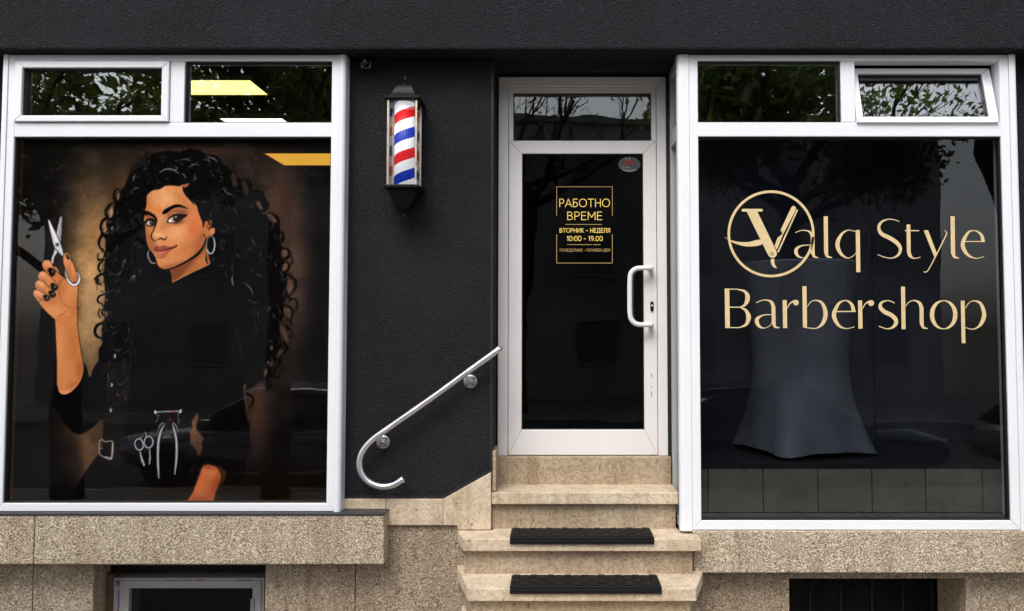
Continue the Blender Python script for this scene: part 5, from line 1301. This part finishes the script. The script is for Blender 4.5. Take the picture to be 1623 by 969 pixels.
# ------------------------------------------------------------------ the street the windows reflect
def strip(name, mat, x0, x1, y0, y1, z, h=0):
    mb = MB()
    if h: mb.box(x0, x1, y0, y1, z - h, z)
    else: mb.add([(x0, y0, z), (x1, y0, z), (x1, y1, z), (x0, y1, z)], [(0, 1, 2, 3)])
    return struct(mb.build(name, mat))
struct(MB().add([(-250, -250, -.16), (250, -250, -.16), (250, 250, -.16), (-250, 250, -.16)], [(0, 1, 2, 3)]).build("ground", "earth"))
strip("pavement", "pavement", -60, 60, -7.0, .3, 0, .14)
strip("kerb", "kerb", -60, 60, -7.15, -7.0005, .004, .16)
strip("road", "asphalt", -60, 60, -15, -7.15, -.14)
strip("kerb", "kerb", -60, 60, -15.15, -15, .004, .16)
strip("pavement", "pavement", -60, 60, -21, -15.1505, 0, .14)
mb = MB()
for k in range(-14, 15): mb.add([(k * 4, -11.15, -.136), (k * 4 + 1.8, -11.15, -.136), (k * 4 + 1.8, -11.03, -.136), (k * 4, -11.03, -.136)], [(0, 1, 2, 3)])
struct(mb.build("road_marking", "paint_line"))

def make_tree(x, y, h, crown_z, crown_r, crown_h, nleaf, leaf, label, seed, sparse=.5, lean=(0, 0), trunk_r=.16, density_low=1.0):
    r = random.Random(seed); g = np.random.default_rng(seed)
    root = thing("street_tree", label, "tree", (x, y, 0), "trees along the street")
    tk_ = MB(); tips = []
    base = Vector((x, y, -.05)); top = Vector((x + lean[0], y + lean[1], crown_z))
    pth = [base, base.lerp(top, .35) + Vector((r.uniform(-.1, .1), r.uniform(-.1, .1), 0)), base.lerp(top, .7), top]
    tk_.tube(catmull(pth, 4), [trunk_r * (1.25 - .5 * i / 12) for i in range(13)], 10)
    def grow(p, d, L, rad, lev):
        n_ = 4; pts = [p]; q = p; dd = d
        for i in range(n_):
            dd = (dd + Vector((r.uniform(-.3, .3), r.uniform(-.3, .3), r.uniform(-.12, .28)))).normalized(); q = q + dd * L / n_; pts.append(q)
        tk_.tube(pts, [rad * (1 - .6 * i / n_) for i in range(n_ + 1)], 6 if lev < 2 else 4, False)
        if lev >= 1: tips.extend(pts[1:])
        if lev < 3:
            for i in range(r.randint(3, 4) if lev < 2 else 3):
                t_ = r.uniform(.35, 1); s_ = pts[min(int(t_ * n_), n_)]
                nd = (dd + Vector((r.uniform(-1, 1), r.uniform(-1, 1), r.uniform(-.5, .8)))).normalized()
                grow(s_, nd, L * r.uniform(.5, .72), rad * .45, lev + 1)
    for k in range(7):
        a = k * 2 * PI / 7 + r.uniform(-.3, .3)
        grow(top - Vector((0, 0, r.uniform(0, crown_z * .22))), Vector((math.cos(a), math.sin(a), r.uniform(.25, 1.3))).normalized(), crown_r * r.uniform(.75, 1.05), trunk_r * .45, 0)
    tk_.build("trunk", "bark", root, fixn=False)
    tp = np.array([tuple(p) for p in tips]); c_ = np.array([x + lean[0], y + lean[1], crown_z + crown_h * .42])
    d_ = (tp - c_) / np.array([crown_r, crown_r, crown_h * .6]); tp = tp[(d_ ** 2).sum(1) < 1.5]
    # leaves gather in clumps round the twigs
    pick = tp[g.integers(0, len(tp), int(len(tp) * sparse) + 1)]
    pc = pick[g.integers(0, len(pick), nleaf)] + g.normal(0, .2, (nleaf, 3)) * np.array([1, 1, .8])
    u = g.normal(0, 1, (nleaf, 3)); u /= np.linalg.norm(u, axis=1)[:, None]
    v_ = g.normal(0, 1, (nleaf, 3)); v_ -= u * (u * v_).sum(1)[:, None]; v_ /= np.linalg.norm(v_, axis=1)[:, None]
    sz = leaf * g.uniform(.6, 1.25, nleaf)[:, None]
    vs = np.stack([pc - u * sz, pc + v_ * sz * .45, pc + u * sz, pc - v_ * sz * .45], 1).reshape(-1, 3)
    m2 = bpy.data.meshes.new("crown"); m2.vertices.add(nleaf * 4); m2.vertices.foreach_set("co", vs.reshape(-1).astype(np.float32))
    m2.loops.add(nleaf * 4); m2.loops.foreach_set("vertex_index", np.arange(nleaf * 4, dtype=np.int32)); m2.polygons.add(nleaf)
    m2.polygons.foreach_set("loop_start", np.arange(0, nleaf * 4, 4, dtype=np.int32)); m2.update(calc_edges=True)
    m2.materials.append(M["leaf"]); o = bpy.data.objects.new("crown", m2); COL.objects.link(o)
    o.parent = root; o.location = -Vector(root.location)
make_tree(-6.4, -6.4, 9, 3.4, 2.3, 4.6, 7500, .085, "leafy street tree mirrored in the left edge of the poster window", 3, .5)
make_tree(-3.7, -6.5, 9, 4.6, 2.1, 4.8, 8500, .085, "dense street tree mirrored in the upper right pane of the poster window", 5, .7)
make_tree(3.2, -6.6, 11, 4.3, 2.1, 7.2, 10500, .085, "tall green street tree mirrored in the top panes of the lettered window", 8, .5)
make_tree(7.3, -6.4, 11, 6.0, 3.0, 6.4, 8000, .06, "open branchy street tree mirrored in the tilted sash", 14, .4, (-2.0, .3), .24)
make_tree(-1.0, -16.0, 9, 6.0, 3.4, 5.0, 350, .08, "nearly bare tree mirrored in the transom over the door", 21, .3, (.3, 0), .24)

# the building across the street
ob = thing("apartment_building", "pale plastered building across the street mirrored in the door glass", "building", (1, -21, 0))
MB().box(-16, 12, -30, -21, -.1, 8.7).build("wall", "plaster", ob)
MB().box(-16.2, 12.2, -30, -20.75, 8.7, 8.95).build("cornice", "roof_edge", ob)
for fl in range(3):
    for k in range(9):
        xk, zk = -14.4 + k * 3.0, 1.0 + fl * 2.75
        w_ = MB(); mitred_frame(w_, xk, xk + 1.4, zk, zk + 1.5, .09, -20.99, -20.93)
        wo = w_.build("window", "pvc_old", ob)
        MB().box(xk + .08, xk + 1.32, -20.985, -20.96, zk + .08, zk + 1.42).build("pane", "win_dark", wo)

# parked cars
def car(x, y, label, paint, h=1.45, L=4.3, flip=1):
    root = thing("parked_car", label, "car", (x, y, -.14), "cars parked along the kerb")
    hw = .89; z0 = -.14
    def loft(secs, mat, name, n=20, e=3.2):
        vs = []
        for sx_, zl0, zh0, w_ in secs:
            zc_, hh_ = (zl0 + zh0) / 2, (zh0 - zl0) / 2
            for k in range(n):
                t_ = 2 * PI * k / n; c0, s0 = math.cos(t_), math.sin(t_)
                vs.append((x + flip * sx_ * L, y + w_ * math.copysign(abs(c0) ** (2 / e), c0), z0 + zc_ + hh_ * math.copysign(abs(s0) ** (2 / e), s0)))
        m_ = len(secs)
        fs_ = [(i * n + k, i * n + (k + 1) % n, (i + 1) * n + (k + 1) % n, (i + 1) * n + k) for i in range(m_ - 1) for k in range(n)] + [tuple(range(n)), tuple(range(m_ * n - 1, (m_ - 1) * n - 1, -1))]
        return MB().add(vs, fs_, True).build(name, mat, root)
    loft([(-.5, .45, .72, hw * .7), (-.485, .3, .82, hw * .92), (-.4, .22, .92, hw), (-.2, .2, .95, hw), (.05, .2, .95, hw), (.2, .2, .93, hw), (.36, .22, .86, hw * .98), (.46, .28, .76, hw * .92), (.5, .4, .62, hw * .72)], paint, "body")
    loft([(-.46, .86, .95, hw * .84), (-.4, .86, 1.2, hw * .84), (-.3, .86, h - .03, hw * .80), (-.1, .86, h, hw * .79), (.04, .86, h - .03, hw * .80), (.14, .86, 1.2, hw * .83), (.23, .86, .93, hw * .84)], "car_glass", "window_band")
    loft([(-.34, h - .12, h + .0, hw * .62), (-.28, h - .1, h + .02, hw * .72), (-.1, h - .09, h + .035, hw * .74), (.02, h - .1, h + .02, hw * .72), (.06, h - .13, h - .01, hw * .62)], paint, "roof")
    for sx_ in (-.31, .31):
        for sy_ in (-1, 1):
            wh = MB().lathe([(.2, -.1), (.3, -.1), (.33, -.06), (.33, .06), (.3, .1), (.2, .1)], (x + sx_ * L, y + sy_ * (hw - .09), z0 + .33), 28, "y").build("wheel", "tyre", root)
            MB().lathe([(.0, -.08), (.1, -.085), (.2, -.09), (.2, .09), (.1, .085), (.0, .08)], (x + sx_ * L, y + sy_ * (hw - .085), z0 + .33), 20, "y").build("rim", "steel_plate", wh)
    for sy_ in (-1, 1):
        MB().box(x + flip * .455 * L, x + flip * .475 * L, y + sy_ * .5, y + sy_ * .78, z0 + .6, z0 + .72).build("headlight", "headlamp", root, .02)
        MB().box(x - flip * .478 * L, x - flip * .492 * L, y + sy_ * .5, y + sy_ * .76, z0 + .66, z0 + .78).build("tail_light", "tail", root, .02)
        MB().box(x + flip * .13 * L, x + flip * .17 * L, y + sy_ * (hw + .0), y + sy_ * (hw + .16), z0 + .93, z0 + 1.05).build("side_mirror", paint, root, .03)
car(3.7, -8.4, "dark car parked at the kerb mirrored in the lettered window", "car_dark", 1.5, 4.4)
car(8.9, -8.4, "silver car parked at the kerb mirrored at the right edge of the lettered window", "car_silver", 1.46, 4.2)
car(-4.4, -8.5, "silver car parked at the kerb mirrored low in the poster window", "car_silver", 1.44, 4.3, -1)

# ------------------------------------------------------------------ daylight
SUN_EL, SUN_AZ = math.radians(52), math.radians(200)     # azimuth measured from +Y clockwise: high, in front of the facade, a little left
w_ = bpy.data.worlds.new("World"); SC.world = w_; w_.use_nodes = True
nt = w_.node_tree; nt.nodes.clear()
sky = nt.nodes.new("ShaderNodeTexSky"); sky.sky_type = "NISHITA"; sky.sun_disc = False
sky.sun_elevation = SUN_EL; sky.sun_rotation = SUN_AZ; sky.air_density = 1.0; sky.dust_density = 3.5; sky.ozone_density = 1.5
hs_ = nt.nodes.new("ShaderNodeHueSaturation"); hs_.inputs["Saturation"].default_value = .45
bg = nt.nodes.new("ShaderNodeBackground"); bg.inputs["Strength"].default_value = .15
wo_ = nt.nodes.new("ShaderNodeOutputWorld")
nt.links.new(sky.outputs[0], hs_.inputs["Color"]); nt.links.new(hs_.outputs[0], bg.inputs[0]); nt.links.new(bg.outputs[0], wo_.inputs[0])
sl = bpy.data.lights.new("sun", "SUN"); sl.energy = .6; sl.angle = math.radians(25); sl.color = (1, .97, .92)
so = bpy.data.objects.new("sun", sl); COL.objects.link(so)
sd = Vector((math.sin(SUN_AZ) * math.cos(SUN_EL), math.cos(SUN_AZ) * math.cos(SUN_EL), math.sin(SUN_EL)))
so.rotation_euler = sd.to_track_quat("Z", "Y").to_euler(); so.location = (0, -5, 12)

vs_ = SC.view_settings
vs_.view_transform = "Standard"; vs_.look = "None"; vs_.gamma = 1; vs_.use_curve_mapping = False
vs_.exposure = EXPOSURE
SC.render.engine = "CYCLES"
SC.cycles.use_denoising = True
SC.cycles.max_bounces = 10; SC.cycles.transparent_max_bounces = 24; SC.cycles.glossy_bounces = 5
SC.cycles.sample_clamp_indirect = 6
SC.cycles.blur_glossy = .3
SC.cycles.caustics_reflective = False; SC.cycles.caustics_refractive = False
